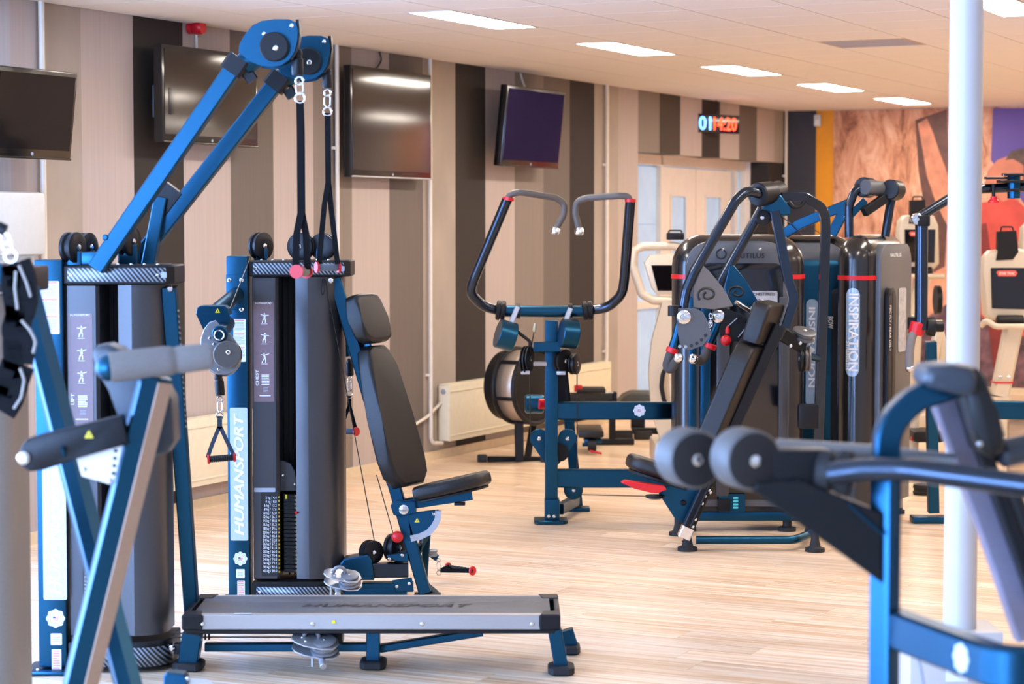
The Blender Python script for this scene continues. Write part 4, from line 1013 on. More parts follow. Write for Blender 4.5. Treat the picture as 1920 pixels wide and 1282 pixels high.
pulley(P(427, 664, YK - .05), Yv, px2m(26, YK), .04, chest)
bolts([P(428, 660, YK - .115)], -Yv, .010, chest); bolts([P(393, 634, YK - .09), P(401, 645, YK - .09), P(410, 692, YK - .09)], -Yv, .006, chest)
MB().cyl(P(412, 626, YK - .11), P(426, 606, YK + .12), px2m(15, YK), seg=28, bev=.004).build('swivel_housing', POW, chest)
MB().torus(P(411, 628, YK - .112), (P(412, 626, YK - .11) - P(426, 606, YK + .12)), px2m(9, YK), .004, 20, 8).build('bearing_ring', CHR, chest)
stop(P(410, 704, YK - .05), P(413, 741, YK - .05), px2m(9, YK), chest); MB().sphere(P(409, 707, YK - .05), px2m(8, YK)).build('stop_ball', BLK, chest)
c_hand = thing('hanging_strap', 'navy strap handle with ribbed black grip hanging left of the middle tower', 'hand strap', P(415, 860, YK), 'hanging strap handles')
chain_clip(P(413, 742, YK - .05), P(412, 785, YK - .05), c_hand, .014)
strap([P(412, 780, YK - .05), P(412, 803, YK - .05)], px2m(9, YK), c_hand, WEBB)
strap([P(411, 800, YK - .05), P(398, 832, YK - .05), P(389, 858, YK - .05)], px2m(7.5, YK), c_hand, WEBB, wide=(1, 0, .3)); strap([P(413, 800, YK - .05), P(428, 832, YK - .05), P(440, 856, YK - .05)], px2m(7.5, YK), c_hand, WEBB, wide=(1, 0, -.3))
grip(P(391, 861, YK - .055), P(440, 857, YK - .045), px2m(6.5, YK), c_hand, BLK, ring=1.35, ribs=12)
cable_([P(473, 474, YC + .1), P(430, 582, YK + .05)], chest, .0025)
# bench: frame rail
YR = YC + .12
WD = Vector((.50, .866, 0))          # across the bench, away from the camera
def pad(parent, name, pts_uw, c, u, w, th, mat=LEA, bev=.022, back=None, seg=3):
    """cushion: outline in (u, w), thickness along u x w towards the sitter"""
    n = u.cross(w).normalized(); n = n if n.x > 0 else -n
    pts = [c + u * a + w * b for a, b in pts_uw]
    o = MB().plate(pts, n * th, bev=bev, seg=seg).build(name, mat, parent, ang=60)
    # stitched piping around the edge
    m = [c + u * a * .985 + w * b * .985 + n * (th * .55) for a, b in pts_uw]
    return o, n
def ru(a, b_): return (P(*a, YR) - P(*b_, YR)).normalized()
rail_t, rail_b = P(628, 522, YR), P(797, 1110, YR)
MB().beam([rail_t, rail_b], .055, .07, up=Vector((0, -1, 0)), bev=.005).build('back_rail', POW, chest)
uR = (rail_t - rail_b).normalized()
nrm = uR.cross(WD).normalized(); nrm = nrm if nrm.x > 0 else -nrm
def oval(hu, top, bot, n=7, k=.35):
    """outline in (u,w): length 2*hu, widths at top/bottom, rounded ends"""
    o = []
    prof = [(1, .55), (.93, .86), (.7, 1.0), (.0, 1.0), (-.6, 1.0), (-.85, .85), (-1, .5)]
    wid = lambda t: top + (bot - top) * (1 - t) / 2
    R_ = [(hu * t, wid(t) * s) for t, s in prof]
    return R_ + [(a, -b) for a, b in R_[::-1]]
def side_pad(parent, name, a_px, b_px, Yp, top, bot, th, shift=0., bev=.02, mat=LEA, wd=WD):
    a, b_ = P(*a_px, Yp), P(*b_px, Yp); u_ = (a - b_).normalized(); c = (a + b_) / 2 + wd * (max(top, bot) * shift)
    return pad(parent, name, oval((a - b_).length / 2, top, bot), c, u_, wd, th, mat, bev)
side_pad(chest, 'head_cushion', (664, 556), (692, 646), YR, .10, .115, .075, .0)
side_pad(chest, 'back_cushion', (684, 652), (752, 914), YR + .03, .095, .165, .08, .0)
MB().beam([P(652, 566, YR), P(746, 905, YR)], .012, .12, up=WD.cross(uR), bev=.003).build('cushion_plate', POW, chest)
# seat
ub = (P(920, 900, YR) - P(784, 930, YR)).normalized(); ws = Vector((.35, .94, 0)); ns = ub.cross(ws).normalized(); ns = ns if ns.z > 0 else -ns
sc_c = (P(915, 908, YR) + P(784, 938, YR)) / 2 + ns * .0
sp = [(.165, .05), (.15, .085), (.08, .115), (-.08, .12), (-.14, .10), (-.155, .06)]; sp = sp + [(a, -b) for a, b in sp[::-1]]
MB().plate([sc_c + ub * a + ws * b for a, b in sp], ns * .065, bev=.024, seg=3).build('seat_cushion', LEA, chest, ang=60)
MB().plate([sc_c + ub * a * .9 + ws * b * .85 for a, b in sp], -ns * .012, bev=.003).build('seat_plate', BLK, chest)
MB().beam([P(738, 948, YR), P(885, 926, YR)], .045, .05, up=Z, bev=.004).build('seat_arm', POW, chest)
MB().box(P(862, 944, YR), (.05, .05, .012), bev=.003).build('seat_clamp', BLK, chest)
MB().plate([P(x, y, YR - .06) for x, y in ((732, 948), (742, 938), (778, 940), (780, 962), (752, 968), (738, 966))], (0, .12, 0), bev=.003).build('hinge_bracket', POW, chest)
MB().lathe(P(757, 955, YR - .06), -Yv, [(0, .022), (.006, .022), (.008, .016)], seg=20).build('hinge_bolt', CHR, chest)
fan = [(764, 962), (822, 955), (823, 966), (818, 982), (808, 996), (792, 1006), (770, 1010)]
MB().plate([P(x, y, YR - .035) for x, y in fan], (0, .012, 0), bev=.002).build('adjuster_plate', POW, chest)
arc = [(822, 957), (821, 972), (814, 986), (803, 998), (788, 1005), (770, 1009)]
MB().sweep([P(x, y, YR - .033) for x, y in arc], [(-.014, -.012), (.014, -.012), (.014, .012), (-.014, .012)], up=Vector((0, -1, 0))).build('adjuster_band', SILV, chest)
tri_sign('warning_triangle', P(782, 975, YR - .036), X, Z, px2m(9, YR), chest)
bolts([P(813, 963, YR - .046)], -Yv, .008, chest)
MB().sphere(P(745, 1006, YR - .09), px2m(11, YR)).build('pull_knob', RED, chest); MB().cyl(P(745, 1006, YR - .08), P(752, 1006, YR), .008).build('knob_stem', BLK, chest)
# lower frame, pulleys
MB().beam([P(692, 1068, YR), P(766, 1067, YR)], .07, .065, up=Z, bev=.005).build('lower_beam', POWD, chest)
MB().plate([P(x, y, YR - .07) for x, y in ((637, 1058), (645, 1048), (690, 1040), (697, 1050), (701, 1088), (660, 1088), (640, 1076))], (0, .12, 0), bev=.006).build('pulley_yoke', POW, chest)
MB().beam([P(680, 1099, YR), P(775, 1099, YR)], .06, .042, up=Z, bev=.005).build('floor_beam', POW, chest)
MB().plate([P(x, y, YR - .045) for x, y in ((735, 1088), (772, 1082), (776, 1108), (742, 1110))], (0, .008, 0), bev=.002).build('gusset_plate', POW, chest)
bolts([P(744, 1099, YR - .046), P(767, 1094, YR - .046)], -Yv, .008, chest)
MB().plate([P(x, y, YR - .05) for x, y in ((724, 1042), (764, 1036), (766, 1054), (740, 1052))], (0, .09, 0), bev=.003).build('pulley_bracket', POW, chest)
bolts([P(730, 1048, YR - .052), P(754, 1041, YR - .052)], -Yv, .008, chest)
pulley(P(696, 1034, YR), Vector((.6, -.8, 0)), px2m(22, YR), .05, chest); pulley(P(740, 1026, YR + .05), Vector((.85, -.5, 0)), px2m(26, YR), .05, chest)
cable_([P(611, 524, YC + .05), P(703, 1020, YR)], chest, .0022); cable_([P(706, 890, YR + .03), P(747, 1034, YR + .03)], chest, .0022)
low_swivel(chest, 640, 1088, YC - .1, .80, ((-8, 18), (-8, 34)))
MB().beam([P(795, 1098, YR), P(812, 1112, YR + .1)], .05, .03, up=Z).build('rear_foot', POW, chest)
MB().box((rail_b.x + .01, YR, .012), (.12, .1, .022), bev=.005).build('foot_pad', RUB, chest)
MB().box((xx(700, YR), YR, .03), (.3, .07, .05), bev=.005).build('base_beam', POW, chest)
MB().beam([P(785, 1030, YR + .1), P(800, 1000, YR + .05), P(795, 1080, YR + .2)], .035, .05, up=Yv).build('rear_strut', POW, chest)
# pulley arm on the far side with its own handle
YQ = YR + .42
pulley(P(807, 1036, YQ), Z, px2m(14, YQ), .03, chest, mat=GRY); MB().beam([P(796, 1030, YQ), P(820, 1046, YQ)], .03, .03, up=Z).build('far_swivel', POW, chest)
fh = thing('hanging_strap', 'black grip handle with red rings lying beyond the bench leg', 'hand strap', P(858, 1070, YQ), 'hanging strap handles')
chain_clip(P(822, 1046, YQ), P(823, 1078, YQ), fh, .011)
strap([P(826, 1069, YQ), P(886, 1070, YQ - .04)], .02, fh, WEB, wide=(0, .4, 1)); strap([P(826, 1069, YQ), P(842, 1062, YQ + .06)], .02, fh, WEB, wide=(0, .4, 1))
grip(P(840, 1063, YQ + .08), P(886, 1070, YQ - .03), .013, fh, BLK, ring=1.7, ribs=8)
# handle hanging behind the bench
YH = YR + .32
MB().tube([P(640, 610, YH), P(648, 640, YH), P(652, 668, YH)], .016, .1).build('far_arm', POW, chest)
stop(P(655, 672, YH), P(656, 704, YH), px2m(7.5, YH), chest)
bh = thing('hanging_strap', 'small strap handle with red rings hanging behind the bench back', 'hand strap', P(655, 810, YH), 'hanging strap handles')
chain_clip(P(655, 704, YH), P(655, 746, YH), bh, .013)
strap([P(655, 742, YH), P(655, 765, YH)], px2m(7, YH), bh, WEB)
strap([P(654, 762, YH), P(641, 800, YH)], px2m(6, YH), bh, WEB); strap([P(656, 762, YH), P(667, 803, YH)], px2m(6, YH), bh, WEB)
grip(P(640, 808, YH + .03), P(668, 809, YH - .03), px2m(5.5, YH), bh, WEBB, ring=1.5)
# ================================================================== rounded weight towers
TFACE = M('tower_face_grey', '#54575c', .4, .3, noise=.04, scale=200)
TBODY = M('tower_gloss_black', '#1c1b1b', .22, .15, noise=.05, scale=200, coat=.4)
TGLASS = M('smoked_panel', '#0b0e14', .12, 0, noise=.05, scale=20, coat=.3)
CARDM = M('exercise_card', '#a9a8ac', .45, 0, noise=.25, scale=25)
CYAN = M('cyan_label_print', '#4fc3c9', .45, 0, noise=.1, scale=60)
CLEAR = M('frosted_label_strip', '#9fb6cc', .2, .2, noise=.1, scale=30)
def stadium(a, r, n=8):
    o = []
    for k in range(n + 1): t = -math.pi / 2 + math.pi * k / n; o.append((a + r * math.cos(t), r * math.sin(t)))
    for k in range(n + 1): t = math.pi / 2 + math.pi * k / n; o.append((-a + r * math.cos(t), r * math.sin(t)))
    return o
def round_tower(root, c, Lx, a, r, z0, z1, zring, dome=None, face_w=None, name='tower_shell'):
    """stadium-plan tower. c: floor centre, Lx: long axis; the front is Lx rotated -90 deg about Z"""
    Lx = Lx.normalized(); Fn = Vector((Lx.y, -Lx.x, 0)); dome = dome or r; b = bmesh.new(); rings = []
    lev = [(z0, 0.)] + [(z1 - dome, 0.)] + [(z1 - dome + dome * math.sin(t), 1 - math.cos(t)) for t in [math.pi / 2 * k / 7 for k in range(1, 8)]]
    for z, f in lev:
        rr = r * (1 - f * .98); aa = a - (dome - r) * f if dome > r else a
        rings.append([b.verts.new(c + Lx * x - Fn * y + UP * z) for x, y in stadium(max(aa, .01), rr)])
    m = len(rings[0])
    for A, B_ in zip(rings, rings[1:]):
        for j in range(m): b.faces.new((A[j], A[(j + 1) % m], B_[(j + 1) % m], B_[j]))
    b.faces.new(rings[0][::-1]); b.faces.new(rings[-1])
    obj(name, b, TBODY, root, ang=50)
    # red ring
    b = bmesh.new(); st = stadium(a, r + .004); lo = [b.verts.new(c + Lx * x - Fn * y + UP * (zring - .012)) for x, y in st]; hi = [b.verts.new(c + Lx * x - Fn * y + UP * (zring + .012)) for x, y in st]
    for j in range(len(st)): b.faces.new((lo[j], lo[(j + 1) % len(st)], hi[(j + 1) % len(st)], hi[j]))
    b.faces.new(lo[::-1]); b.faces.new(hi); obj('red_band', b, RED, root, ang=50)
    return Lx, Fn
def arch(w, h0, h1, r, n=6):
    o = [(-w / 2, h0), (w / 2, h0)]
    for k in range(n + 1): t = math.pi / 2 * k / n; o.append((w / 2 - r + r * math.cos(t), h1 - r + r * math.sin(t)))
    for k in range(n + 1): t = math.pi / 2 + math.pi / 2 * k / n; o.append((-w / 2 + r + r * math.cos(t), h1 - r + r * math.sin(t)))
    return o
def face_panel(root, c, Lx, Fn, w, z0, z1, rad, off, th, mat, name, shift=0.):
    return MB().plate([c + Lx * (x + shift) + UP * z + Fn * off for x, z in arch(w, z0, z1, rad)], Fn * th, bev=.006, seg=2).build(name, mat, root, ang=40)

# ================================================================== chest press (tower, seat, swinging arms)
YT = 11.75
press = thing('chest_press_machine', 'black chest press machine with rounded tower, swinging arms and reclined pad', 'gym machine', (xx(1385, YT), YT, 0))
x0, x1 = xx(1262, YT), xx(1512, YT); r_ = .135; a_ = (x1 - x0) / 2 - r_; ct = Vector(((x0 + x1) / 2, YT + r_, 0)); zt = zz(440, YT)
Lx, Fn = round_tower(press, ct, X, a_, r_, .10, zt, zz(519, YT), dome=.17)
cf = ct.copy(); wf = xx(1478, YT) - xx(1284, YT); sh = (xx(1478, YT) + xx(1284, YT)) / 2 - ct.x
fp = face_panel(press, cf, X, Fn, wf, .14, zz(452, YT), .14, r_ - .03, .05, TFACE, 'front_panel', sh)
face_panel(press, cf, X, Fn, wf * .80, .18, zz(493, YT), .05, r_ + .02, .004, TGLASS, 'window_panel', sh + .02)
text('tower_lettering', 'NAUTILUS', (xx(1398, YT), YT - .0225, zz(479, YT)), X, Z, .028, DTXT, press, width=.19, bold=.02, spacing=1.2, depth=.001)
MB().torus((xx(1350, YT), YT - .0225, zz(476, YT)), Yv, .026, .004, 20, 6).build('shell_emblem', DTXT, press)
bolts([(xx(p, YT), YT - .022, zz(467, YT)) for p in (1353, 1422)], -Yv, .008, press)
for p0, p1, m, nm in ((1290, 1304, POW, 'trim_strip'), (1312, 1330, POW, 'trim_strip'), (1342, 1366, SHR, 'stack_window'), (1458, 1474, SHR, 'trim_strip')):
    MB().box(((xx(p0, YT) + xx(p1, YT)) / 2, YT - .03, .75), (xx(p1, YT) - xx(p0, YT), .02, 1.1), bev=.005).build(nm, m, press)
cd = sticker('exercise_card', (xx(1430, YT), YT - .028, zz(597, YT)), X, Z, px2m(50, YT), px2m(104, YT), CARDM, press, rad=.01)
for i in range(2): figure((xx(1420 + 20 * i, YT), YT - .028, zz(612, YT)), X, Z, .12, cd, 60 + i)
text('card_title', 'CHEST PRESS', (xx(1430, YT), YT - .0285, zz(551, YT)), X, Z, .016, DTXT, cd, width=.12, bold=.02, depth=.0012)
text('side_lettering', 'CHEST PRESS', (xx(1330, YT), YT - .042, zz(620, YT)), -Z, X, .022, WHT, press, width=.2, bold=.03, depth=.0012)
MB().box((xx(1385, YT), YT + .1, .085), (x1 - x0 - .05, .24, .05), bev=.008).build('tower_base', POW, press)
for p in (1290, 1478): MB().lathe((xx(p, YT), YT + .02, .001), Z, [(0, .05), (.02, .05), (.026, .025), (.07, .025)], seg=18).build('levelling_foot', RUB, press)
cl_ = sticker('cyan_weight_label', (xx(1372, YT), YT - .032, zz(942, YT)), X, Z, px2m(50, YT), px2m(36, YT), POW, press, rad=.012)
for k in range(4): sticker('label_chip', (xx(1379, YT), YT - .0325, zz(932 + 6 * k, YT)), X, Z, .028, .011, CYAN, cl_)
MB().box((xx(1357, YT), YT - .038, zz(945, YT)), (.07, .01, .07), bev=.004).build('weight_plate', BLK, press)
# base rail with feet
YE = 11.05
MB().tube([P(1305, 1012, YE), P(1490, 1012, YE), P(1515, 1002, YE + .12), P(1518, 985, YE + .5)], .022, .08, seg=14).build('base_rail', POW, press)
for px, py, Yf in ((1289, 1022, YE), (1528, 1026, YE - .03), (1272, 985, YE + .55)):
    q = P(px, py, Yf); MB().lathe((q.x, Yf, .001), Z, [(0, .052), (.018, .052), (.026, .03), (.06, .022), (.10, .022)], seg=20).build('levelling_foot', RUB, press)
MB().lathe((P(1525, 1000, YE).x, YE, .09), Z, [(0, .024), (.12, .024)], seg=12).build('foot_post', POW, press)
# inclined main rail, bracket plate and chrome end
ra, rb = P(1283, 1004, YE), P(1462, 610, YE)
MB().beam([ra, rb], .06, .075, up=Vector((0, -1, 0)), bev=.006).build('back_rail', BLK, press)
v = (rb - ra).normalized()
MB().beam([ra + v * .06 - Yv * .048, ra + v * .32 - Yv * .048], .008, .085, up=Vector((0, -1, 0)), bev=.002).build('bracket_plate', BLK, press)
bolts([P(*p, YE - .055) for p in ((1299, 987), (1304, 974), (1317, 944), (1322, 930), (1332, 923), (1330, 919))], -Yv, .008, press)
MB().beam([ra - v * .01, ra + v * .05], .065, .08, up=Vector((0, -1, 0)), bev=.006).build('chrome_end', CHR, press)
MB().cyl(P(1282, 1012, YE) - UP * .0, (P(1285, 1016, YE).x, YE, .04), .012).build('foot_stem', BLK, press)
# gusset under the seat
MB().plate([P(x, y, YE + .08) for x, y in ((1228, 914), (1335, 900), (1318, 940), (1285, 985), (1264, 970))], (0, .03, 0), bev=.003).build('seat_gusset', POW, press)
bolts([P(1281, 942, YE + .08)], -Yv, .016, press, mat=BLK)
seatu = (P(1300, 905, YE) - P(1182, 868, YE)).normalized(); wsv = Vector((-.1, 1, 0)).normalized(); nsv = seatu.cross(wsv); nsv = nsv if nsv.z > 0 else -nsv
scn = (P(1290, 908, YE + .1) + P(1180, 880, YE + .1)) / 2
spo = [(.18, .06), (.15, .11), (.0, .13), (-.12, .12), (-.17, .09), (-.185, .04)]; spo = spo + [(a, -b) for a, b in spo[::-1]]
MB().plate([scn + seatu * a + wsv * b for a, b in spo], nsv * .075, bev=.028, seg=3).build('seat_cushion', LEA, press, ang=60)
MB().plate([scn + seatu * a * .85 + wsv * b * .8 for a, b in spo], -nsv * .02, bev=.004).build('seat_plate', BLK, press)
MB().plate([P(x, y, YE - .06) for x, y in ((1165, 905), (1172, 901), (1210, 907), (1246, 912), (1250, 918), (1232, 925), (1222, 924), (1190, 916))], (0, .07, 0), bev=.004).build('seat_lever', RED, press)
MB().lathe(P(1228, 928, YE + .02), -UP, [(0, .05), (.012, .05), (.02, .03)]).build('lever_knob', BLK, press)
# pads
def bpad(name, a, b_, half, th, wdir=Vector((.47, .88, 0))):
    A, B_ = P(*a, YE - .02), P(*b_, YE - .02); u_ = (A - B_).normalized(); c_ = (A + B_) / 2; n = u_.cross(wdir).normalized(); n = n if n.x < 0 else -n
    pr = [(1, .7), (.94, .95), (.7, 1), (-.7, 1), (-.94, .95), (-1, .7)]; L_ = (A - B_).length / 2
    pts = [c_ + u_ * (L_ * s) + wdir * (half * k) for s, k in pr] + [c_ + u_ * (L_ * s) - wdir * (half * k) for s, k in pr[::-1]]
    MB().plate(pts, n * th, bev=.018, seg=3).build(name, LEA, press, ang=60)
bpad('head_cushion', (1460, 572), (1435, 646), .115, .10); bpad('back_cushion', (1432, 650), (1340, 866), .13, .105)
# arm frame: apex hub, tubes
YM = 11.15
hub = P(1436, 368, YM)
MB().cyl(P(1420, 365, YM - .07), P(1446, 362, YM + .03), .062, seg=28, bev=.006).build('hub_cap', BLK, press)
MB().cyl(P(1444, 362, YM + .03), P(1462, 356, YM + .14), .05, seg=24, bev=.006).build('hub_cap', BLK, press)
MB().plate([P(x, y, YM - .02) for x, y in ((1442, 352), (1460, 360), (1483, 390), (1482, 404), (1458, 404), (1432, 392), (1428, 380))], (0, .10, 0), bev=.006).build('hub_bracket', POW, press)
MB().tube([P(1424, 363, YM - .07), P(1400, 356, YM - .12), P(1378, 378, YM - .14), P(1300, 512, YM - .16), P(1286, 545, YM - .16), P(1280, 580, YM - .16)], .0265, .10, seg=18).build('swing_arm', POWD, press)
MB().tube([P(1428, 392, YM + .06), P(1362, 508, YM + .06), P(1350, 530, YM + .06), P(1345, 590, YM + .06)], .0265, .08, seg=18).build('swing_arm', POWD, press)
MB().beam([P(1452, 395, YM), P(1478, 525, YM), P(1489, 560, YM), P(1472, 614, YM)], .05, .05, up=Vector((0, -1, 0)), fil=.12).build('upright', POWD, press)
MB().beam([P(1462, 370, YM + .05), P(1508, 369, YM + .12), P(1546, 392, YM + .18), P(1548, 430, YM + .2), P(1534, 835, YM + .35), P(1530, 960, YM + .4)], .05, .05, up=Vector((0, -1, 0)), fil=.10).build('hoop_frame', POWD, press)
MB().tube([P(1478, 378, YM + .0), P(1486, 388, YM), P(1500, 388, YM), P(1510, 376, YM)], .012, .03).build('hub_clamp', BLK, press)
MB().lathe(P(1430, 408, YM + .05), -Yv, [(0, .04), (.03, .04), (.034, .036)]).build('cable_pulley', BLK, press); bolts([P(1430, 408, YM + .015)], -Yv, .012, press)
def shell_plate(pts, Yp, mat, cx, cy, s):
    o = MB().plate([P(x, y, Yp) for x, y in pts], (0, .010, 0), bev=.003).build('cam_plate', mat, press)
    b = MB(); path = []
    for k in range(20): t = k / 19 * 2.6 * math.pi; rr = s * (1 - .72 * k / 19); path.append(P(cx + rr * math.cos(t + 2.4), cy + rr * .78 * math.sin(t + 2.4), Yp - .001))
    b.tube(path, px2m(2.4, Yp), seg=6).build('shell_cutout', BLKV, o)
TAU = M('taupe_metal', '#6a635d', .42, .4, noise=.04, scale=200)
shell_plate([(1300, 577), (1299, 540), (1318, 497), (1330, 508), (1356, 540), (1375, 574), (1340, 580)], YM - .17, TAU, 1326, 552, 19)
shell_plate([(1358, 540), (1368, 498), (1376, 497), (1398, 525), (1425, 570), (1402, 576), (1370, 572)], YM + .03, POW, 1382, 548, 17)
# pivot plates + handles
def pivot(ox, Yp, mat):
    fan_ = [(1268, 577), (1303, 578), (1318, 585), (1328, 604), (1334, 628), (1318, 648), (1292, 657), (1276, 650), (1270, 620)]
    o = MB().plate([P(x + ox[0], y + ox[1], Yp) for x, y in fan_], (0, .012, 0), bev=.002).build('pivot_plate', mat, press)
    MB().lathe(P(1282 + ox[0], 594 + ox[1], Yp), -Yv, [(0, .036), (.010, .036), (.014, .030), (.014, .012), (.018, .010)], seg=24).build('pivot_cap', CHR, o)
    for k in range(6):
        t = math.radians(38 + 12 * k); MB().cyl(P(1282 + ox[0] + 52 * math.cos(t), 594 + ox[1] + 56 * math.sin(t), Yp - .001), P(1282 + ox[0] + 52 * math.cos(t), 594 + ox[1] + 56 * math.sin(t), Yp + .001), .009, seg=12).build('index_hole', BLKV if k < 4 else CHR, o)
pivot((0, 0), YM - .22, TFACE)
MB().plate([P(x, y, YM - .02) for x, y in ((1340, 578), (1362, 578), (1392, 590), (1402, 615), (1385, 640), (1352, 640))], (0, .012, 0), bev=.002).build('pivot_plate', BLK, press)
MB().lathe(P(1347, 593, YM - .022), -Yv, [(0, .034), (.010, .034), (.014, .028), (.014, .01), (.018, .008)], seg=24).build('pivot_cap', CHR, press)
for p, q, m in (((1362, 614), (1382, 596), CARDM), ((1384, 632), (1400, 612), CARDM)): MB().beam([P(*p, YM - .025), P(*q, YM - .025)], .004, .03, up=Vector((0, -1, 0))).build('index_scale', m, press)
def phandle(pts, ring, Yp, tip, rr=.0235):
    MB().tube([P(*p, Yp) for p in pts[:3]], rr, .05, seg=16).build('handle_tube', POW, press)
    MB().tube([P(*p, Yp) for p in pts[2:-1]] + [P(*pts[-1], Yp - .05)], rr * 1.05, .05, seg=16).build('hand_grip', DFOAM, press)
    a, b_ = P(*ring[0], Yp), P(*ring[1], Yp); MB().cyl(a, b_, rr * 1.35, seg=20, bev=.004).build('grip_ring', RED, press)
    if tip: MB().sphere(P(*tip, Yp - .06), .027).build('grip_end', CHR, press)
phandle([(1276, 600), (1268, 632), (1260, 656), (1250, 685), (1256, 694), (1272, 672)], ((1262, 652), (1258, 662)), YM - .19, None)
MB().sphere(P(1272, 671, YM - .26), .026).build('grip_end', CHR, press)
phandle([(1350, 600), (1336, 630), (1328, 650), (1322, 668), (1314, 678), (1300, 673)], ((1334, 644), (1330, 654)), YM + .0, (1300, 673))
MB().lathe(P(1263, 603, YM - .2) + UP * .03, UP, [(0, .03), (.05, .03), (.052, .026), (-.0 + .054, .026)], seg=20).build('bottle_ring', BLK, press)
MB().sphere(P(1361, 638, YM - .05), .029).build('pull_knob', RED, press); MB().lathe(P(1364, 625, YM - .04), UP, [(0, .012), (.02, .012), (.04, .003)], seg=10).build('knob_pointer', RED, press)
MB().cyl(P(1380, 566, YM - .1), P(1410, 586, YM - .06), .012, seg=12).build('turnbuckle', CHR, press); cable_([P(1408, 584, YM - .06), P(1465, 622, YM)], press, .003)
MB().cyl(P(1424, 560, YM + .0), P(1440, 576, YM), .010, seg=12).build('turnbuckle', CHR, press)
# pulley cluster at right of the head cushion
pulley(P(1507, 627, YM + .1), (Z * .9 - Yv * .35 + X * .2), .062, .045, press, mat=TFACE)
MB().beam([P(1466, 626, YM + .05), P(1506, 650, YM + .1)], .05, .07, up=Z, bev=.01).build('pulley_arm', BLK, press)
pulley(P(1504, 672, YM + .12), X, .07, .03, press); pulley(P(1513, 672, YM + .12), X, .07, .03, press, mat=TAU)
MB().cyl(P(1510, 665, YM + .12), P(1534, 672, YM + .25), .018, seg=14).build('pulley_axle', POW, press)
bolts([P(1500, 643, YM + .04), P(1482, 648, YM + .03)], -Yv, .010, press)
MB().box(P(1515, 780, YM + .25), (.11, .07, .13), bev=.012).build('rail_catch', BLK, press)

# ================================================================== row tower behind
YW = 12.5
row = thing('row_machine', 'black row machine tower with blue panel standing between its neighbours', 'gym machine', (xx(1500, YW), YW, 0))
x0, x1 = xx(1392, YW), xx(1602, YW); r_ = .13; a_ = (x1 - x0) / 2 - r_; cw = Vector(((x0 + x1) / 2, YW + r_, 0))
round_tower(row, cw, X, a_, r_, .1, zz(441, YW), zz(512, YW), dome=.16)
face_panel(row, cw, X, -Yv, x1 - x0 - .12, .14, zz(455, YW), .12, r_ - .02, .05, TFACE, 'front_panel')
face_panel(row, cw, X, -Yv, x1 - x0 - .17, .16, zz(487, YW), .05, r_ + .03, .004, POW, 'window_panel')
for k in range(8): MB().box((xx(1502 + 4.4 * k, YW), YW - .022, zz(475, YW)), (.007, .004, .010)).build('vent_slot', WHT, row, smooth=False)
st = face_panel(row, Vector((xx(1573, YW), YW, 0)), X, -Yv, px2m(30, YW), .3, zz(540, YW), .03, .034, .02, BLK, 'weight_window')
text('tower_lettering', 'ROW', (xx(1557, YW), YW - .062, zz(603, YW)), -Z, X, .03, WHT, row, width=.07, bold=.03, depth=.001)
ls = sticker('frosted_label', (xx(1522, YW), YW - .036, zz(660, YW)), X, Z, px2m(22, YW), px2m(200, YW), CLEAR, row, rad=.03)
text('label_lettering', 'INSPIRATION', (xx(1522, YW), YW - .0365, zz(650, YW)), -Z, X, px2m(12, YW), WHT, ls, width=px2m(150, YW), bold=.03, depth=.001)
MB().box((xx(1500, YW), YW + .12, .075), (x1 - x0 - .04, .26, .05), bev=.008).build('tower_base', POW, row)
for p in (1420, 1580): MB().lathe((xx(p, YW), YW + .05, .001), Z, [(0, .05), (.02, .05), (.026, .025), (.06, .025)], seg=18).build('levelling_foot', RUB, row)
row.rotation_euler.z = math.radians(-13)
# upper frame of the row machine
YF = YW + .05
row_rot = row.rotation_euler.z; row.rotation_euler.z = 0
for pts in ([(1476, 432), (1500, 418), (1588, 382)], [(1555, 440), (1582, 388)]):
    MB().beam([P(*p, YF) for p in pts], .06, .05, up=Vector((0, -1, 0)), fil=.05).build('top_strut', POW, row)
MB().beam([P(1452, 448, YF), P(1478, 431, YF)], .06, .05, up=Vector((0, -1, 0))).build('top_strut', POW, row)
cable_([P(1470, 405, YF - .1), P(1500, 440, YF)], row); cable_([P(1512, 422, YF), P(1540, 442, YF)], row)

row.rotation_euler.z = row_rot
# ================================================================== pec fly / rear delt machine
YG = 11.95
pec = thing('pec_fly_machine', 'black pec fly tower with large vertical lettering and folding arms at right', 'gym machine', (xx(1640, YG), YG + .2, 0))
Lg = Vector((.47, .883, 0)).normalized(); r_ = .108; a_ = .26
cg = Vector((xx(1611, YG), YG + r_, 0)) + Lg * a_
Lx, Fn = round_tower(pec, cg, Lg, a_, r_, .04, zz(440, YG), zz(521, YG), dome=.14)
face_panel(pec, cg, Lx, Fn, .56, .1, zz(458, YG), .1, r_ - .03, .06, TFACE, 'front_panel', .02)
text('tower_lettering', 'NAUTILUS', cg + Fn * (r_ + .031) + UP * zz(479, YG) + Lx * .0, Lx, UP, .022, WHT, pec, width=.2, bold=.03, depth=.001)
face_panel(pec, cg, Lx, Fn, .13, .35, zz(541, YG), .05, r_ + .03, .03, BLK, 'weight_window', -.14)
face_panel(pec, cg, Lx, Fn, .035, .38, zz(546, YG), .015, r_ + .058, .004, BLKV, 'stack_slot', -.12)
text('side_lettering', 'PEC FLY / REAR DELT', cg + Fn * (r_ + .0605) + UP * zz(617, YG) - Lx * .18, -UP, Lx, .03, WHT, pec, width=.26, bold=.03, depth=.001)
cdp = sticker('exercise_card', cg + Fn * (r_ + .031) + UP * zz(605, YG) + Lx * .13, Lx, UP, .14, .37, CARDM, pec, rad=.02)
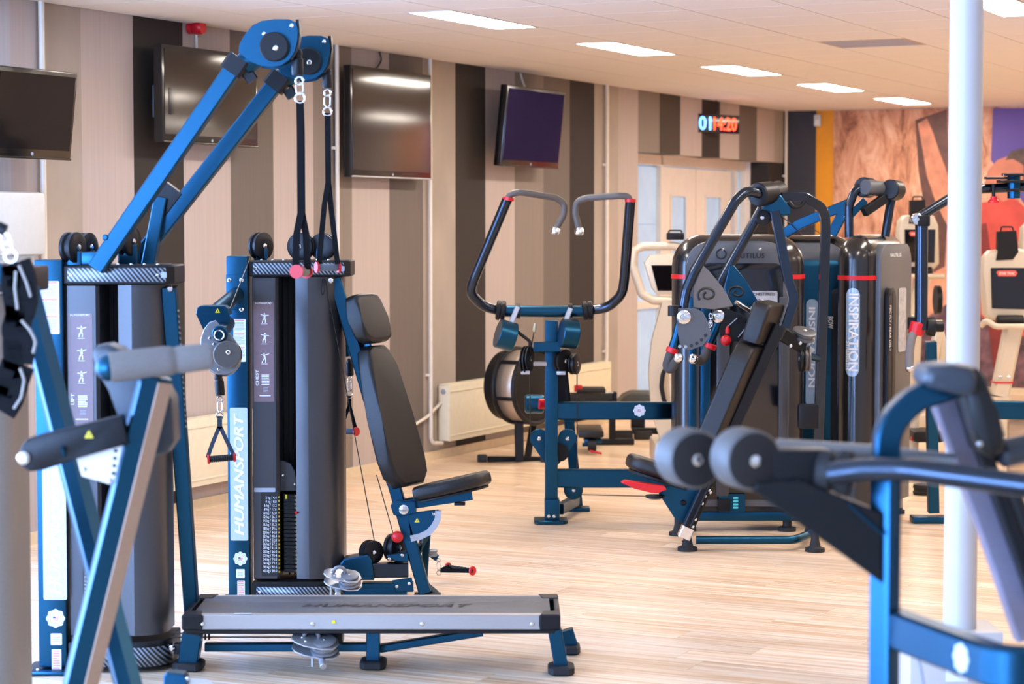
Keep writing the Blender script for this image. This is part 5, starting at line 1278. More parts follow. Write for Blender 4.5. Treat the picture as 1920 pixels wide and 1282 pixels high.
# round end with the vertical label
b = bmesh.new(); zl0, zl1 = zz(706, YG), zz(540, YG); endc = cg - Lx * a_
def cylpt(t, z, rr): return endc + (-Lx * math.cos(t) + Fn * math.sin(t)) * rr + UP * z
# facing angle towards the camera
tc_ = 0.10; ww = .36; grid = []
for i in range(9):
    t = tc_ - ww + 2 * ww * i / 8; h = .5 * (zl1 - zl0); zm = (zl0 + zl1) / 2; sft = (i - 4) / 4; cut = .035 * (1 - math.sqrt(max(0, 1 - sft * sft)))
    grid.append((b.verts.new(cylpt(t, zl0 + cut, r_ + .0015)), b.verts.new(cylpt(t, zl1 - cut, r_ + .0015))))
for A, B_ in zip(grid, grid[1:]): b.faces.new((A[0], B_[0], B_[1], A[1]))
o = obj('lettering_strip', b, CLEAR, pec)
lt = text('vertical_lettering', 'INSPIRATION', (0, 0, 0), -Z, X, .052, WHT, None, width=(zl1 - zl0) * .88, bold=.03, depth=0)
off = root_loc(pec)
for v_ in lt.data.vertices:
    t = tc_ + .06 + v_.co.x / r_; q = cylpt(t, (zl0 + zl1) / 2 + v_.co.z, r_ + .0068 - v_.co.y); v_.co = q - off
lt.parent = pec
lt2 = text('small_lettering', 'STRENGTH', (0, 0, 0), -Z, X, .018, WHT, None, width=.16, bold=.02, depth=0)
for v_ in lt2.data.vertices:
    t = tc_ - .22 + v_.co.x / r_; q = cylpt(t, zl0 + .12 + v_.co.z, r_ + .0068 - v_.co.y); v_.co = q - off
lt2.parent = pec
MB().box(cg + UP * .035, (a_ * 2 + .1, .2, .05), (Lx, Fn, UP), bev=.008).build('tower_base', POW, pec)
for s in (-1, 1): MB().lathe(cg + Lx * (s * a_) + Fn * .08 + UP * .001, Z, [(0, .045), (.02, .045), (.03, .02)], seg=18).build('levelling_foot', RUB, pec)
# overhead hoop and yoke
YU = YG + .25
MB().tube([P(1592, 445, YU), P(1592, 385, YU), P(1605, 352, YU), P(1634, 350, YU)], .026, .09, seg=16).build('hoop_tube', POWD, pec)
MB().tube([P(1660, 443, YU + .12), P(1669, 385, YU + .12), P(1675, 360, YU + .12)], .026, .05, seg=16).build('hoop_tube', POWD, pec)
MB().cyl(P(1622, 351, YU - .05), P(1672, 356, YU + .1), .045, seg=24, bev=.005).build('yoke_cylinder', TFACE, pec)
for a, b_ in (((1618, 351), (1630, 352)), ((1668, 355), (1682, 357))): MB().cyl(P(*a, YU - .02), P(*b_, YU + .06), .058, seg=24, bev=.006).build('yoke_cap', BLK, pec)
MB().beam([P(1620, 398, YU - .05), P(1658, 372, YU)], .05, .05, up=Z).build('yoke_arm', BLK, pec)
MB().beam([P(1586, 412, YU), P(1622, 375, YU)], .03, .04, up=Z).build('yoke_link', POW, pec)
# folding arm
YN = YG - .15
MB().tube([P(1728, 418, YN), P(1727, 618, YN)], .036, seg=20).build('arm_post', POWD, pec)
MB().lathe(P(1719, 411, YN), -Yv + X * -.1, [(-.05, .033), (.03, .033), (.036, .028), (.036, .012), (.04, .01)], seg=24).build('elbow_joint', CHR, pec)
MB().box(P(1730, 414, YN), (.07, .08, .06), bev=.008).build('elbow_block', BLK, pec)
MB().tube([P(1722, 408, YN), P(1790, 366, YN + .05), P(1840, 354, YN + .05), P(1935, 350, YN + .05)], .027, .15, seg=18).build('swing_arm', POWD, pec)
for z_, a0, a1, r0 in ((330, 1878, 1925, .0), (343, 1868, 1930, 0), (331 + 28, 1886, 1916, 0)): MB().plate([P(x, z_, YN + y) for x, y in ((a0, .0), (a0 + 8, -.08), (a1 - 5, -.08), (a1, 0), (a1 - 5, .12), (a0 + 8, .12))], (0, 0, .016), bev=.003).build('cam_plate', BLK, pec)
MB().plate([P(x, 336, YN + y) for x, y in ((1845, .0), (1850, -.04), (1900, -.06), (1900, .1), (1850, .06))], (0, 0, .014), bev=.003).build('cam_plate', BLK, pec)
MB().cyl(P(1901, 325, YN + .03), P(1901, 372, YN + .03), .036, seg=20, bev=.003).build('pivot_barrel', POW, pec)
bolts([P(p, 329, YN - .03) for p in (1884, 1895, 1907, 1916)], UP, .012, pec); bolts([P(p, 335, YN - .03) for p in (1853, 1863, 1874)], UP, .010, pec)
MB().cyl(P(1863, 345, YN), P(1863, 368, YN), .010).build('knob_stem', BLK, pec); MB().lathe(P(1863, 380, YN), UP, [(0, .03), (.012, .03), (.02, .018), (.035, .018)], seg=18).build('pull_knob', RED, pec)
MB().cyl(P(1722, 604, YN), P(1716, 628, YN), .042, seg=20, bev=.006).build('grip_ring', RED, pec)
MB().tube([P(1724, 610, YN), P(1710, 630, YN - .02), P(1706, 655, YN - .02), P(1705, 688, YN - .02)], .024, .05, seg=16).build('hand_grip', FOAM, pec)
MB().sphere(P(1706, 690, YN - .02), .025).build('grip_end', CHR, pec)
MB().lathe(P(1738, 612, YN + .03), X, [(0, .05), (.02, .055), (.04, .055), (.05, .03), (.09, .03)], seg=20).build('adjuster_hub', BLK, pec)
MB().box(P(1713, 606, YN + .08), (.06, .06, .07), bev=.006).build('adjuster_block', BLK, pec)
MB().beam([P(1745, 640, YN + .2), P(1750, 960, YN + .3)], .06, .06, up=Yv).build('arm_column', POW, pec)
MB().box((P(1750, 970, YN + .3).x, YN + .3, .02), (.25, .12, .035), bev=.006).build('column_foot', POW, pec)

# ================================================================== pullover / lat machine in the middle
YO = 12.05
lat = thing('lat_pulldown_machine', 'black lat machine with two upright bent handlebars in the middle of the room', 'gym machine', (xx(1034, YO), YO, 0))
pz = zz(601, YO); xm = (xx(1022, YO) + xx(1046, YO)) / 2
MB().box((xm, YO + .05, (pz + .02) / 2), (xx(1046, YO) - xx(1022, YO), .10, pz - .02), bev=.005).build('post', POW, lat)
MB().box((xm + .004, YO + .04, .075), (.085, .13, .13), bev=.006).build('post_foot', POW, lat)
MB().plate([(xx(1033, YO) + x, YO + y, .003) for x, y in ((-.095, -.02), (-.07, -.05), (.07, -.05), (.095, -.02), (.095, .12), (-.095, .12))], (0, 0, .02), bev=.004).build('foot_plate', POW, lat)
bolts([P(1029, 968, YO - .026), P(1039, 968, YO - .026)], -Yv, .011, lat)
MB().beam([(xx(1042, YO), YO + .05, zz(771, YO)), (xx(1248, YO), YO + .05, zz(771, YO)), (xx(1282, YO), YO + .25, zz(771, YO + .2))], .07, zz(754, YO) - zz(787, YO), up=Z, fil=.12, bev=.008).build('upper_beam', POW, lat)
seal('seal_badge', (xx(1199, YO), YO + .014, zz(770, YO)), X, Z, px2m(11, YO), lat)
MB().beam([(xx(1043, YO), YO + .05, zz(898, YO)), (xx(1262, YO), YO + .05, zz(898, YO))], .07, zz(881, YO) - zz(915, YO), up=Z, bev=.008).build('lower_beam', POW, lat)
YO2 = YO + .55
MB().beam([P(1066, 780, YO2), P(1083, 948, YO2)], .06, .07, up=Yv).build('rear_post', POW, lat)
MB().beam([(xx(1050, YO), YO + .1, .07), (P(1083, 945, YO2).x, YO2, .07)], .05, .06, up=Z).build('floor_rail', POW, lat)
MB().box((P(1085, 950, YO2).x, YO2, .012), (.13, .11, .022), bev=.005).build('foot_plate', POW, lat)
sticker('rail_label', P(1055, 948, YO + .2), X, Z, .03, .012, WHT, lat)
MB().beam([P(1000, 650, YO - .05), P(1050, 650, YO - .05)], .05, .055, up=Z).build('pulley_cross_arm', POW, lat)
# V-shaped pulley covers
for cx, Yv_, lean in ((1011, YO + .12, 1), (1064, YO + .12, -1)):
    c_ = (cx, 822); pts = [(cx + 18 * math.cos(math.radians(a)), 822 - 18 * math.sin(math.radians(a))) for a in range(-20, 201, 20)]
    pts = pts + [(1024 + (0 if lean > 0 else 20), 872)] if lean > 0 else pts + [(1046, 872)]
    MB().plate([P(x, y, Yv_) for x, y in pts], (0, .02, 0), bev=.003).build('pulley_cover', POW, lat)
    bolts([P(cx, 822, Yv_)], -Yv, .012, lat); pulley(P(cx, 822, Yv_ + .06), Yv, .05, .03, lat)
MB().lathe(P(1050, 848, YO + .1), -Yv, [(0, .05), (.02, .05)], seg=20).build('return_pulley', BLK, lat)
pulley(P(1075, 918, YO + .15), Yv, .055, .03, lat, mat=POW)
# head: cross tube, collars, handles
YHb = YO - .02
MB().cyl(P(940, 583, YHb), P(1102, 584, YHb), .033, seg=24).build('cross_tube', POW, lat)
for p in ((930, 581, 948, 583), (1092, 584, 1112, 582)):
    a, b_ = P(p[0], p[1], YHb), P(p[2], p[3], YHb); v = (b_ - a); L_ = v.length
    MB().lathe(a, v, [(0, .045), (.006, .056), (L_ * .42, .056), (L_ * .45, .048), (L_ * .55, .048), (L_ * .58, .056), (L_ - .006, .056), (L_, .045)], seg=28).build('bearing_collar', BLK, lat)
MB().tube([P(932, 581, YHb), P(905, 574, YHb - .03), P(880, 548, YHb - .10), P(890, 520, YHb - .14), P(951, 374, YHb - .3)], .0285, .16, seg=18).build('handlebar', POWD, lat)
MB().tube([P(1110, 581, YHb), P(1140, 577, YHb - .03), P(1167, 552, YHb - .10), P(1171, 520, YHb - .14), P(1182, 376, YHb - .3)], .0285, .16, seg=18).build('handlebar', POWD, lat)
G1 = M('bronze_grey_grip', '#57504b', .55, .1, noise=.06, scale=200)
MB().tube([P(950, 378, YHb - .3), P(956, 364, YHb - .3), P(975, 360, YHb - .3), P(1042, 371, YHb - .22), P(1060, 382, YHb - .2), P(1056, 405, YHb - .2), P(1044, 426, YHb - .2)], .0185, .05, seg=14).build('hand_grip', G1, lat)
MB().tube([P(1182, 379, YHb - .3), P(1178, 368, YHb - .3), P(1160, 367, YHb - .3), P(1100, 371, YHb - .22), P(1080, 378, YHb - .2), P(1079, 402, YHb - .2), P(1085, 426, YHb - .2)], .0185, .05, seg=14).build('hand_grip', G1, lat)
for px, py in ((1041, 431), (1086, 432)): MB().lathe(P(px, py + 9, YHb - .2), UP, [(0, .016), (.01, .027), (.03, .027), (.045, .019)], seg=18).build('grip_end', CHR, lat)
for px, py in ((953, 373), (1182, 376)): MB().cyl(P(px, py + 3, YHb - .3), P(px + (1 if px < 1000 else 0), py - 3, YHb - .3), .031, seg=18).build('grip_ring', RED, lat)
# counterweights, links and pulleys under the head
for a, b_, L_ in (((931, 626), (966, 632), 1), ((1050, 626), (1084, 626), 1)):
    MB().cyl(P(a[0] + 2, a[1] - 2, YHb - .08), P(b_[0] - 2, b_[1] + 1, YHb - .06), .082, seg=32, bev=.004).build('counterweight', POW, lat)
bolts([P(1085, 621, YHb - .03)], Vector((.9, -.4, 0)), .01, lat)
for a, b_ in (((971, 575), (958, 606)), ((1070, 578), (1060, 604))): MB().beam([P(*a, YHb - .04), P(*b_, YHb - .06)], .012, .03, up=X).build('weight_link', SILV, lat)
for p in ((971, 583), (1069, 583)): MB().cyl(P(p[0] - 4, p[1], YHb), P(p[0] + 4, p[1], YHb), .042, seg=20).build('link_clamp', BLK, lat)
MB().tube([P(966, 618, YHb - .05), P(994, 640, YHb - .05), P(994, 660, YHb - .05)], .010, .02).build('link_rod', BLK, lat)
MB().cyl(P(1004, 606, YHb - .05), P(1001, 622, YHb - .05), .010, seg=10).build('cable_ferrule', M('brass_ferrule', '#c9b98f', .35, .7, noise=.05, scale=200), lat)
for px, py, r in ((986, 675, 26), (991, 672, 24)): pulley(P(px, py, YHb - .05), Vector((.93, -.35, 0)), px2m(r, YO), .025, lat)
MB().box(P(985, 698, YHb - .07), (.05, .04, .02), bev=.003).build('cable_guide', SILV, lat)
MB().beam([P(996, 682, YHb), P(1024, 682, YHb + .02)], .03, .025, up=Z).build('pulley_axle', SILV, lat)
pulley(P(1056, 677, YHb), Vector((.75, -.66, 0)), px2m(23, YO), .04, lat); pulley(P(1077, 682, YHb + .03), Vector((.9, -.43, 0)), px2m(20, YO), .035, lat)
MB().box(P(1052, 699, YHb - .03), (.05, .04, .02), bev=.003).build('cable_guide', SILV, lat)
for x0_, y0_, x1_, y1_ in ((1001, 622, 995, 660), (993, 700, 995, 815), (1082, 690, 1082, 905)): cable_([P(x0_, y0_, YHb), P(x1_, y1_, YHb + .06)], lat, .003)
cable_([P(1085, 927, YO + .1), P(1215, 930, YO + .05)], lat, .003)
# little knee pad roll and shaft by the post
MB().cyl(P(984, 757, YO + .25), P(1020, 757, YO + .25), .055, seg=20, bev=.01).build('foam_roll', POW, lat)
MB().cyl(P(1010, 757, YO + .19), P(1022, 757, YO + .2), .03, seg=14).build('roll_cap', RED, lat)
MB().beam([P(1050, 700, YO + .2), P(1056, 755, YO + .2)], .09, .06, up=Yv, bev=.01).build('rear_bracket', BLK, lat)
# ================================================================== rowing machine by the radiator
YX = 15.25
rower = thing('rowing_machine', 'dark rowing machine with caged flywheel in front of the radiator', 'rowing machine', (xx(985, YX), YX, 0))
fa = Vector((.78, -.62, 0)).normalized(); fc = P(966, 722, YX); fr = .262
MB().lathe(fc - fa * .11, fa, [(0, fr * .3), (0, fr * .8), (.02, fr * .95), (.10, fr * .95), (.11, fr * .9), (.13, fr * .5)], seg=40).build('flywheel_housing', BLK, rower)
for h in (.03, .21): MB().torus(fc + fa * (h - .02), fa, fr, .018, 40, 8).build('cage_ring', BLK, rower)
b = bmesh.new(); fx, fy, fz = frame_of(fa); pr = None
for k in range(41):
    t = 2 * math.pi * k / 40; o_ = fc + (fx * math.cos(t) + fy * math.sin(t)) * (fr * .98); rg = (b.verts.new(o_ + fa * .02), b.verts.new(o_ + fa * .19))
    if pr: b.faces.new((pr[0], rg[0], rg[1], pr[1]))
    pr = rg
mesh_band = obj('perforated_band', b, M('perforated_steel', '#b7a897', .4, .6, noise=.25, scale=300), rower); mesh_band.modifiers.new('thick', 'SOLIDIFY').thickness = .004
for k in range(6):
    t = 2 * math.pi * k / 6 + .3; o_ = fc + (fx * math.cos(t) + fy * math.sin(t)) * (fr * 1.0); MB().cyl(o_ + fa * .0, o_ + fa * .2, .014, seg=8).build('cage_bar', BLK, rower)
MB().lathe(fc + fa * .18, fa, [(0, fr * .93), (.012, fr * .93), (.02, fr * .5), (.03, fr * .2)], seg=40).build('fan_cover', BLK, rower)
MB().beam([P(972, 718, YX - .05), P(974, 862, YX - .05)], .065, .09, up=Yv, bev=.006).build('front_leg', BLK, rower)
MB().beam([P(1006, 760, YX + .25), P(988, 862, YX + .1)], .05, .05, up=Yv).build('rear_leg', BLK, rower)
MB().beam([P(915, 861, YX - .05), P(1022, 862, YX + .05)], .05, .045, up=Z).build('foot_bar', BLK, rower)
for p in (904, 1022): MB().box((P(p, 860, YX - .05).x, YX - .05, .027), (.07, .07, .05), bev=.01).build('caster', RUB, rower)
MB().beam([P(1000, 690, YX), P(1030, 722, YX + .3), P(1052, 742, YX + .5)], .07, .10, up=Yv, bev=.01).build('chain_housing', BLK, rower)
rl0, rl1 = P(985, 748, YX + .4), P(1152, 746, YX + 2.2)
MB().beam([P(1010, 746, YX + .55), P(1150, 744, YX + 1.2)], .06, .075, up=Z, bev=.006).build('monorail', POWD, rower)
MB().beam([P(1010, 739, YX + .55), P(1150, 737, YX + 1.2)], .045, .012, up=Z).build('rail_top', SILV, rower)
MB().box(P(1153, 745, YX + 1.2), (.03, .1, .09), bev=.01).build('rail_end', BLK, rower)
e_ = P(1148, 750, YX + 1.15); MB().beam([e_, (e_.x, e_.y, .04)], .05, .06, up=Yv).build('rear_post', BLK, rower); MB().box((e_.x, e_.y, .025), (.34, .08, .045), bev=.01).build('rear_foot', BLK, rower)
MB().box(P(1084, 728, YX + .85), (.06, .05, .05), bev=.006).build('red_tag', RED, rower)
MB().box(P(1108, 738, YX + .95) + UP * .03, (.22, .26, .035), bev=.015).build('seat', LEA, rower)

# ================================================================== padded bench beyond it
YY = 15.9
ab = thing('low_bench', 'low black padded bench with wheel on the floor beyond the lat machine', 'bench', (xx(1105, YY), YY, 0))
MB().box(P(1106, 808, YY), (.19, .5, .055), bev=.018).build('cushion', LEA, ab)
MB().box(P(1110, 822, YY), (.13, .4, .03), bev=.006).build('frame', POW, ab)
MB().lathe(P(1110, 834, YY - .2), X, [(-.03, .02), (-.03, .045), (.03, .045), (.03, .02)], seg=20).build('wheel', RUB, ab)
MB().tube([P(1105, 845, YY - .25), P(1128, 850, YY - .25)], .008).build('handle', RED, ab)
q = P(1098, 830, YY + .2); MB().beam([q, (q.x, q.y, .02)], .05, .05, up=Yv).build('leg', POW, ab); q = P(1112, 830, YY - .18); MB().beam([q, (q.x, q.y, .01)], .03, .03, up=Yv).build('leg', POW, ab)
YZ = 16.8
fb = thing('flat_bench', 'flat black training bench with wide foot beside the frosted door glass', 'bench', (xx(1195, YZ), YZ, 0))
fbm = M('green_black_vinyl', '#3c3c36', .5, 0, noise=.08, scale=200, bump=.2)
MB().plate([P(x, y, YZ) for x, y in ((1158, 757), (1170, 744), (1186, 737), (1225, 737), (1232, 757))], (0, .35, 0), bev=.012).build('cushion', fbm, fb)
q = P(1196, 757, YZ + .1); MB().beam([q, (q.x, q.y, .08)], .11, .09, up=Yv).build('column', BLK, fb)
MB().beam([P(1186, 807, YZ), P(1262, 808, YZ + .1)], .05, .05, up=Z).build('base_bar', BLK, fb)
for p in (1170, 1206, 1252): MB().box((P(p, 818, YZ).x, YZ + .02, .035), (.14, .1, .068), bev=.012).build('foot', RUB, fb)
# power strip on the wall behind
c = WP(1226, 795, .03); t = thing('socket_strip', 'beige wall socket strip low beside the doors', 'socket', c)
MB().box(c, (.5, .04, .1), (D, N, UP), bev=.006).build('housing', BEI, t)
for k in (-1, 1): MB().lathe(c + D * (k * .1) + N * .02, N, [(0, .03), (.004, .03)], seg=16).build('socket', BLK, t)

# ================================================================== elliptical trainer half hidden behind the press tower
YE2 = 15.0
el = thing('elliptical_trainer', 'champagne elliptical trainer with looped console frame behind the chest press tower', 'elliptical trainer', (xx(1270, YE2), YE2, 0))
loop = [(1190, 470), (1205, 462), (1262, 461), (1300, 470), (1300, 560), (1262, 564), (1225, 563), (1204, 552), (1186, 498)]
MB().tube(fillet([P(*p, YE2) for p in loop + loop[:1]], .04, 4)[:-1], .030, closed=True, seg=12).build('console_frame', BEI, el)
MB().plate([P(x, y, YE2 - .02) for x, y in ((1218, 478), (1262, 474), (1300, 478), (1300, 552), (1232, 552), (1222, 540), (1208, 492))], (0, .06, 0), bev=.012, seg=2).build('console', BEI, el)
MB().plate([P(x, y, YE2 - .025) for x, y in ((1221, 497), (1296, 497), (1296, 545), (1233, 545))], (0, .01, 0)).build('display', SCR, el)
MB().box(P(1266, 443, YE2), (.12, .08, .05), bev=.008).build('reading_rack', BLK, el); MB().tube([P(1254, 438, YE2), P(1254, 432, YE2), P(1278, 432, YE2), P(1278, 438, YE2)], .006, .01).build('rack_wire', BLK, el)
MB().sweep(fillet([P(1260, 568, YE2), P(1240, 640, YE2), P(1234, 700, YE2), P(1240, 770, YE2), P(1256, 820, YE2)], .4, 5), [(-.07, -.05), (.07, -.05), (.07, .05), (-.07, .05)], up=Yv).build('column', BEI, el)
MB().tube(fillet([P(1254, 680, YE2 - .1), P(1243, 700, YE2 - .1), P(1240, 725, YE2 - .1), P(1246, 755, YE2 - .1), P(1260, 770, YE2 - .1)], .1, 4), .016).build('side_guard', BLK, el)
MB().box((xx(1280, YE2), YE2 + .1, .09), (.42, .6, .17), bev=.03).build('base', BEI, el)

# ================================================================== cardio machines along the mural
PILLR = M('red_pill_badge', '#e0553f', .4, 0, noise=.04, scale=40)
def cardio(lab, cx, Yc, k, ytop, badge=True, tray=True, grp='champagne cardio machines by the mural'):
    q = lambda x, y, dy=0: P(cx + x * k, ytop + y * k, Yc + dy)
    base = q(0, 0); t = thing('cardio_machine', lab, 'cardio machine', (base.x, Yc, 0), grp)
    hd = [(-36, 60), (-34, 30), (-22, 18), (28, 12), (48, 18), (58, 40), (60, 130), (50, 142), (20, 150), (-22, 148), (-32, 138)]
    MB().plate([q(x, y) for x, y in hd], (0, .16, 0), bev=.03, seg=3).build('console_housing', BEI, t, ang=50)
    MB().plate([q(x, y, -.012) for x, y in ((-22, 50), (50, 50), (48, 128), (-20, 126))], (0, .03, 0), bev=.004).build('display', SCR, t)
    if badge:
        MB().plate([q(x, y, -.016) for x, y in ((-12, 58), (-8, 55), (24, 55), (28, 60), (24, 66), (-8, 66))], (0, .004, 0)).build('red_badge', PILLR, t)
        text('badge_lettering', 'STAR TRAC', q(8, 60.5, -.018), X, Z, px2m(5 * k, Yc), WHT, t, width=px2m(30 * k, Yc), bold=.02, depth=.001)
    if tray:
        MB().plate([q(x, y, -.02) for x, y in ((-10, -18), (26, -20), (30, 20), (20, 34), (-12, 36), (-8, 18))], (0, .05, 0), bev=.006).build('reading_rack', BLK, t)
        MB().tube([q(-4, -18), q(-2, -27), (q(18, -27)), q(20, -20)], .006, .01).build('rack_wire', BLK, t)
    MB().tube([q(-40, 158, -.05), q(-30, 148, -.1), q(-14, 160, -.15), q(70, 160, -.15)], .022, .06).build('handlebar', BEI, t)
    MB().lathe(q(14, 150, -.05), X, [(-.1, .03), (-.09, .045), (.09, .045), (.1, .03)], seg=16).build('grip_pod', BLK, t)
    c0, c1 = q(20, 160), q(-6, 290); MB().beam([c0, c1], .13, .12, up=Yv, bev=.02).build('column', BEI, t)
    MB().beam([c1 + UP * .0 , (c1.x - .02, Yc + .02, .06)], .15, .13, up=Yv, bev=.02).build('lower_column', BEI, t)
    cc_ = c0.lerp(c1, .8); MB().box(cc_ - Yv * .0, (.14, .135, .012)).build('red_line', RED, t)
    bolts([cc_ + UP * .04 + X * x - Yv * .066 for x in (-.03, .03)], -Yv, .012, t)
    MB().box((c1.x + .12, Yc + .25, .08), (.5, 1.0, .14), bev=.04, ).build('base', BEI, t)
    MB().lathe(q(55, 215, .1), X, [(-.02, .12), (.02, .12)], seg=24).build('crank_wheel', BLK, t)
    return t
cardio('champagne cardio machine with red badge right of the white pillar', 1880, 15.6, 1.0, 452)
cardio('champagne cardio machine seen between the pec fly tower and the white pillar', 1714, 17.6, .80, 390)
cardio('champagne cardio machine cut by the right picture edge', 1952, 16.6, .95, 398, badge=False)
# two pale levers of the nearer trainer left of the pillar
lv = thing('stationary_bike', 'champagne upright bike frame half hidden behind the pillar', 'exercise bike', (xx(1760, 14.4), 14.4, 0))
MB().tube([P(1758, 600, 14.4), P(1758, 625, 14.4), P(1745, 700, 14.4), P(1715, 770, 14.5), P(1712, 860, 14.5)], .035, .15, seg=14).build('frame_tube', BEI, lv)
MB().tube([P(1760, 610, 14.5), P(1766, 640, 14.5), P(1764, 690, 14.5)], .03, .05, seg=14).build('hand_lever', BEI, lv)
MB().box(P(1735, 815, 14.4), (.22, .3, .08), bev=.03).build('pedal_box', BLK, lv)
MB().tube([P(1708, 822, 14.3), P(1745, 825, 14.3), P(1762, 819, 14.3)], .014, .05).build('pedal_strap', RED, lv)
q = P(1730, 840, 14.4); MB().box((q.x, q.y, .06), (.5, .5, .11), bev=.02).build('base', BEI, lv)
# dark beam machine at the right edge
dm = thing('equipment_rack', 'dark horizontal rack beam cut by the right edge behind the pillar', 'rack', (P(1900, 770, 13.2).x, 13.2, 0))
MB().beam([P(1858, 768, 13.2), P(1990, 770, 13.2)], .07, px2m(34, 13.2), up=Z, bev=.006).build('rack_beam', POW, dm)
WOODP = M('wood_side_panel', '#b79a78', .5, 0, noise=.12, scale=6, stretch=(1, 1, 8))
a = P(1888, 786, 13.25); MB().box((P(1905, 820, 13.25).x, 13.25, a.z / 2), (.1, .06, a.z), bev=.004).build('rack_panel', WOODP, dm)
a = P(1975, 786, 13.25); MB().box((a.x, 13.25, a.z / 2), (.08, .06, a.z), bev=.004).build('rack_panel', WOODP, dm)
fo = thing('floor_weight', 'small black round weight on the floor left of the pillar', 'weight', (FL(1731, 925).x, FL(1731, 925).y, 0))
q = FL(1731, 927); MB().lathe(q, Z, [(.0, .05), (.001, .062), (.02, .066), (.025, .06), (.04, .06), (.045, .066), (.065, .062), (.066, .02)], seg=24).build('disc', RUB, fo)
MB().lathe(q + UP * .066, Z, [(0, .02), (.01, .02)], seg=14).build('hub', SILV, fo)

# ================================================================== foreground machine at right (blurred)
YA_ = 4.35
fr_ = thing('foreground_press_machine', 'blurred black bench machine with round rollers in the right foreground', 'gym machine', (xx(1660, YA_), YA_, 0))
yv = Vector((.66, .75, 0)).normalized(); yn = Vector((.75, -.66, 0)).normalized()
pc_ = P(1661, 1100, YA_)
def vbeam(p0, p1, w, h, ax, name, mat=POW):
    # upright box beam with given horizontal axis
    m = (p0 + p1) / 2; L_ = (p1 - p0).length
    return MB().box(m, (w, h, L_), (ax, Z.cross(ax), Z), bev=.006).build(name, mat, fr_)
px_ = P(1661, 900, YA_).x
vbeam(Vector((px_, YA_, .02)), Vector((px_, YA_, P(1661, 872, YA_).z)), .048, .048, yv, 'upright')
# bent upper part
MB().beam([P(1661, 880, YA_), P(1662, 800, YA_), P(1712, 748, YA_ + .02), P(1800, 716, YA_ + .06)], .052, .058, up=Vector((0, -1, 0)), fil=.12, bev=.006).build('bent_tube', POW, fr_)
# head roll and cushion
MB().plate([P(x, y, YA_ - .02) for x, y in ((1737, 700), (1745, 688), (1790, 684), (1822, 690), (1834, 706), (1832, 738), (1815, 744), (1742, 728), (1735, 715))], (0, .16, 0), bev=.02, seg=3).build('pad_end', M('slate_leather', '#3a4048', .4, .1, noise=.1, scale=250, bump=.3), fr_, ang=60)
MB().plate([P(x, y, YA_ + .02) for x, y in ((1800, 700), (1834, 690), (1852, 705), (1872, 770), (1888, 815), (1886, 845), (1866, 862), (1842, 850), (1826, 800))], (0, .22, 0), bev=.022, seg=3).build('head_cushion', LEA, fr_, ang=60)
bolts([P(1837, 832, YA_ + .015)], -Yv, .006, fr_)
MB().beam([P(1776, 742, YA_ + .18), P(1870, 1000, YA_ + .18), P(1935, 1190, YA_ + .18)], .075, .055, up=Yv, bev=.006).build('back_rail', M('lilac_grey_paint', '#8d8798', .4, .3, noise=.05, scale=100), fr_)
MB().beam([P(1812, 760, YA_ + .12), P(1945, 1130, YA_ + .12)], .03, .06, up=Yv, bev=.006).build('pad_board', BLK, fr_)
MB().plate([P(x, y, YA_ + .1) for x, y in ((1870, 905), (1905, 890), (1990, 1100), (1960, 1140))], (0, .25, 0), bev=.02, seg=2).build('back_cushion', LEA, fr_, ang=60)
# lower beam with seal
zb_ = P(1690, 1180, YA_).z; hb_ = px2m(72, YA_)
la = P(1676, 1176, YA_ - .0); lb = P(1888, 1236, YA_ - .42); lb.z = la.z
lbm = MB().beam([la, lb, lb + Vector((.25, .1, 0))], .05, hb_, up=Z, fil=.06, bev=.007).build('lower_beam', POW, fr_)
ld = (lb - la).normalized(); lf = Vector((-ld.y * -1, -ld.x, 0)); lf = Vector((ld.y, -ld.x, 0)).normalized(); lf = lf if lf.x < 0 or lf.y < 0 else -lf
lf = Vector((-abs(ld.y), -abs(ld.x), 0)).normalized()
sp_ = la.lerp(lb, .72) + lf * .0252
seal('seal_badge', sp_, ld, Z, px2m(25, YA_) , fr_)
# gusset and roller arm
MB().plate([P(x, y, YA_ - .03) for x, y in ((1655, 1094), (1655, 962), (1600, 940), (1500, 900), (1420, 905), (1412, 920))], (0, .06, 0), bev=.004).build('gusset', BLK, fr_)
MB().tube([P(1590, 945, YA_ - .035), P(1655, 1002, YA_ - .035)], .003).build('gusset_seam', POW, fr_)
def roller(cx, cy, r, Yr, nm='roller'):
    f0 = P(cx, cy, Yr); ax = Vector((-.30, .95, 0)).normalized()
    MB().lathe(f0 + ax * .004, -ax, [(0, px2m(r, Yr) - .004), (.004, px2m(r, Yr) - .006), (.006, px2m(r, Yr) - .012)], seg=44).build('roller_face', M('roller_face_rubber', '#2a2624', .6, 0, noise=.06, scale=150, spec=.25), fr_)
    MB().lathe(f0, ax, [(0, px2m(r, Yr) - .006), (.004, px2m(r, Yr) - .002), (.010, px2m(r, Yr)), (.085, px2m(r, Yr)), (.092, px2m(r, Yr) - .008)], seg=44).build(nm, M('roller_rubber', '#57524f', .5, .1, noise=.06, scale=150), fr_)
    MB().lathe(f0 - ax * .001, -ax, [(0, .012), (.004, .012), (.006, .008)], seg=16).build('roller_bolt', CHR, fr_)
roller(1307, 862, 56, YA_ + .12); roller(1415, 864, 58, YA_ - .02)
MB().plate([P(x, y, YA_ + .24) for x, y in ((1300, 850), (1420, 850), (1560, 870), (1560, 930), (1420, 900), (1300, 885))], (0, .03, 0), bev=.004).build('roller_arm', BLK, fr_)
MB().tube([P(1455, 838, YA_ + .16), P(1640, 850, YA_ + .14), P(1790, 866, YA_ + .10)], .018, .2, seg=16).build('upper_bar', GRY, fr_)
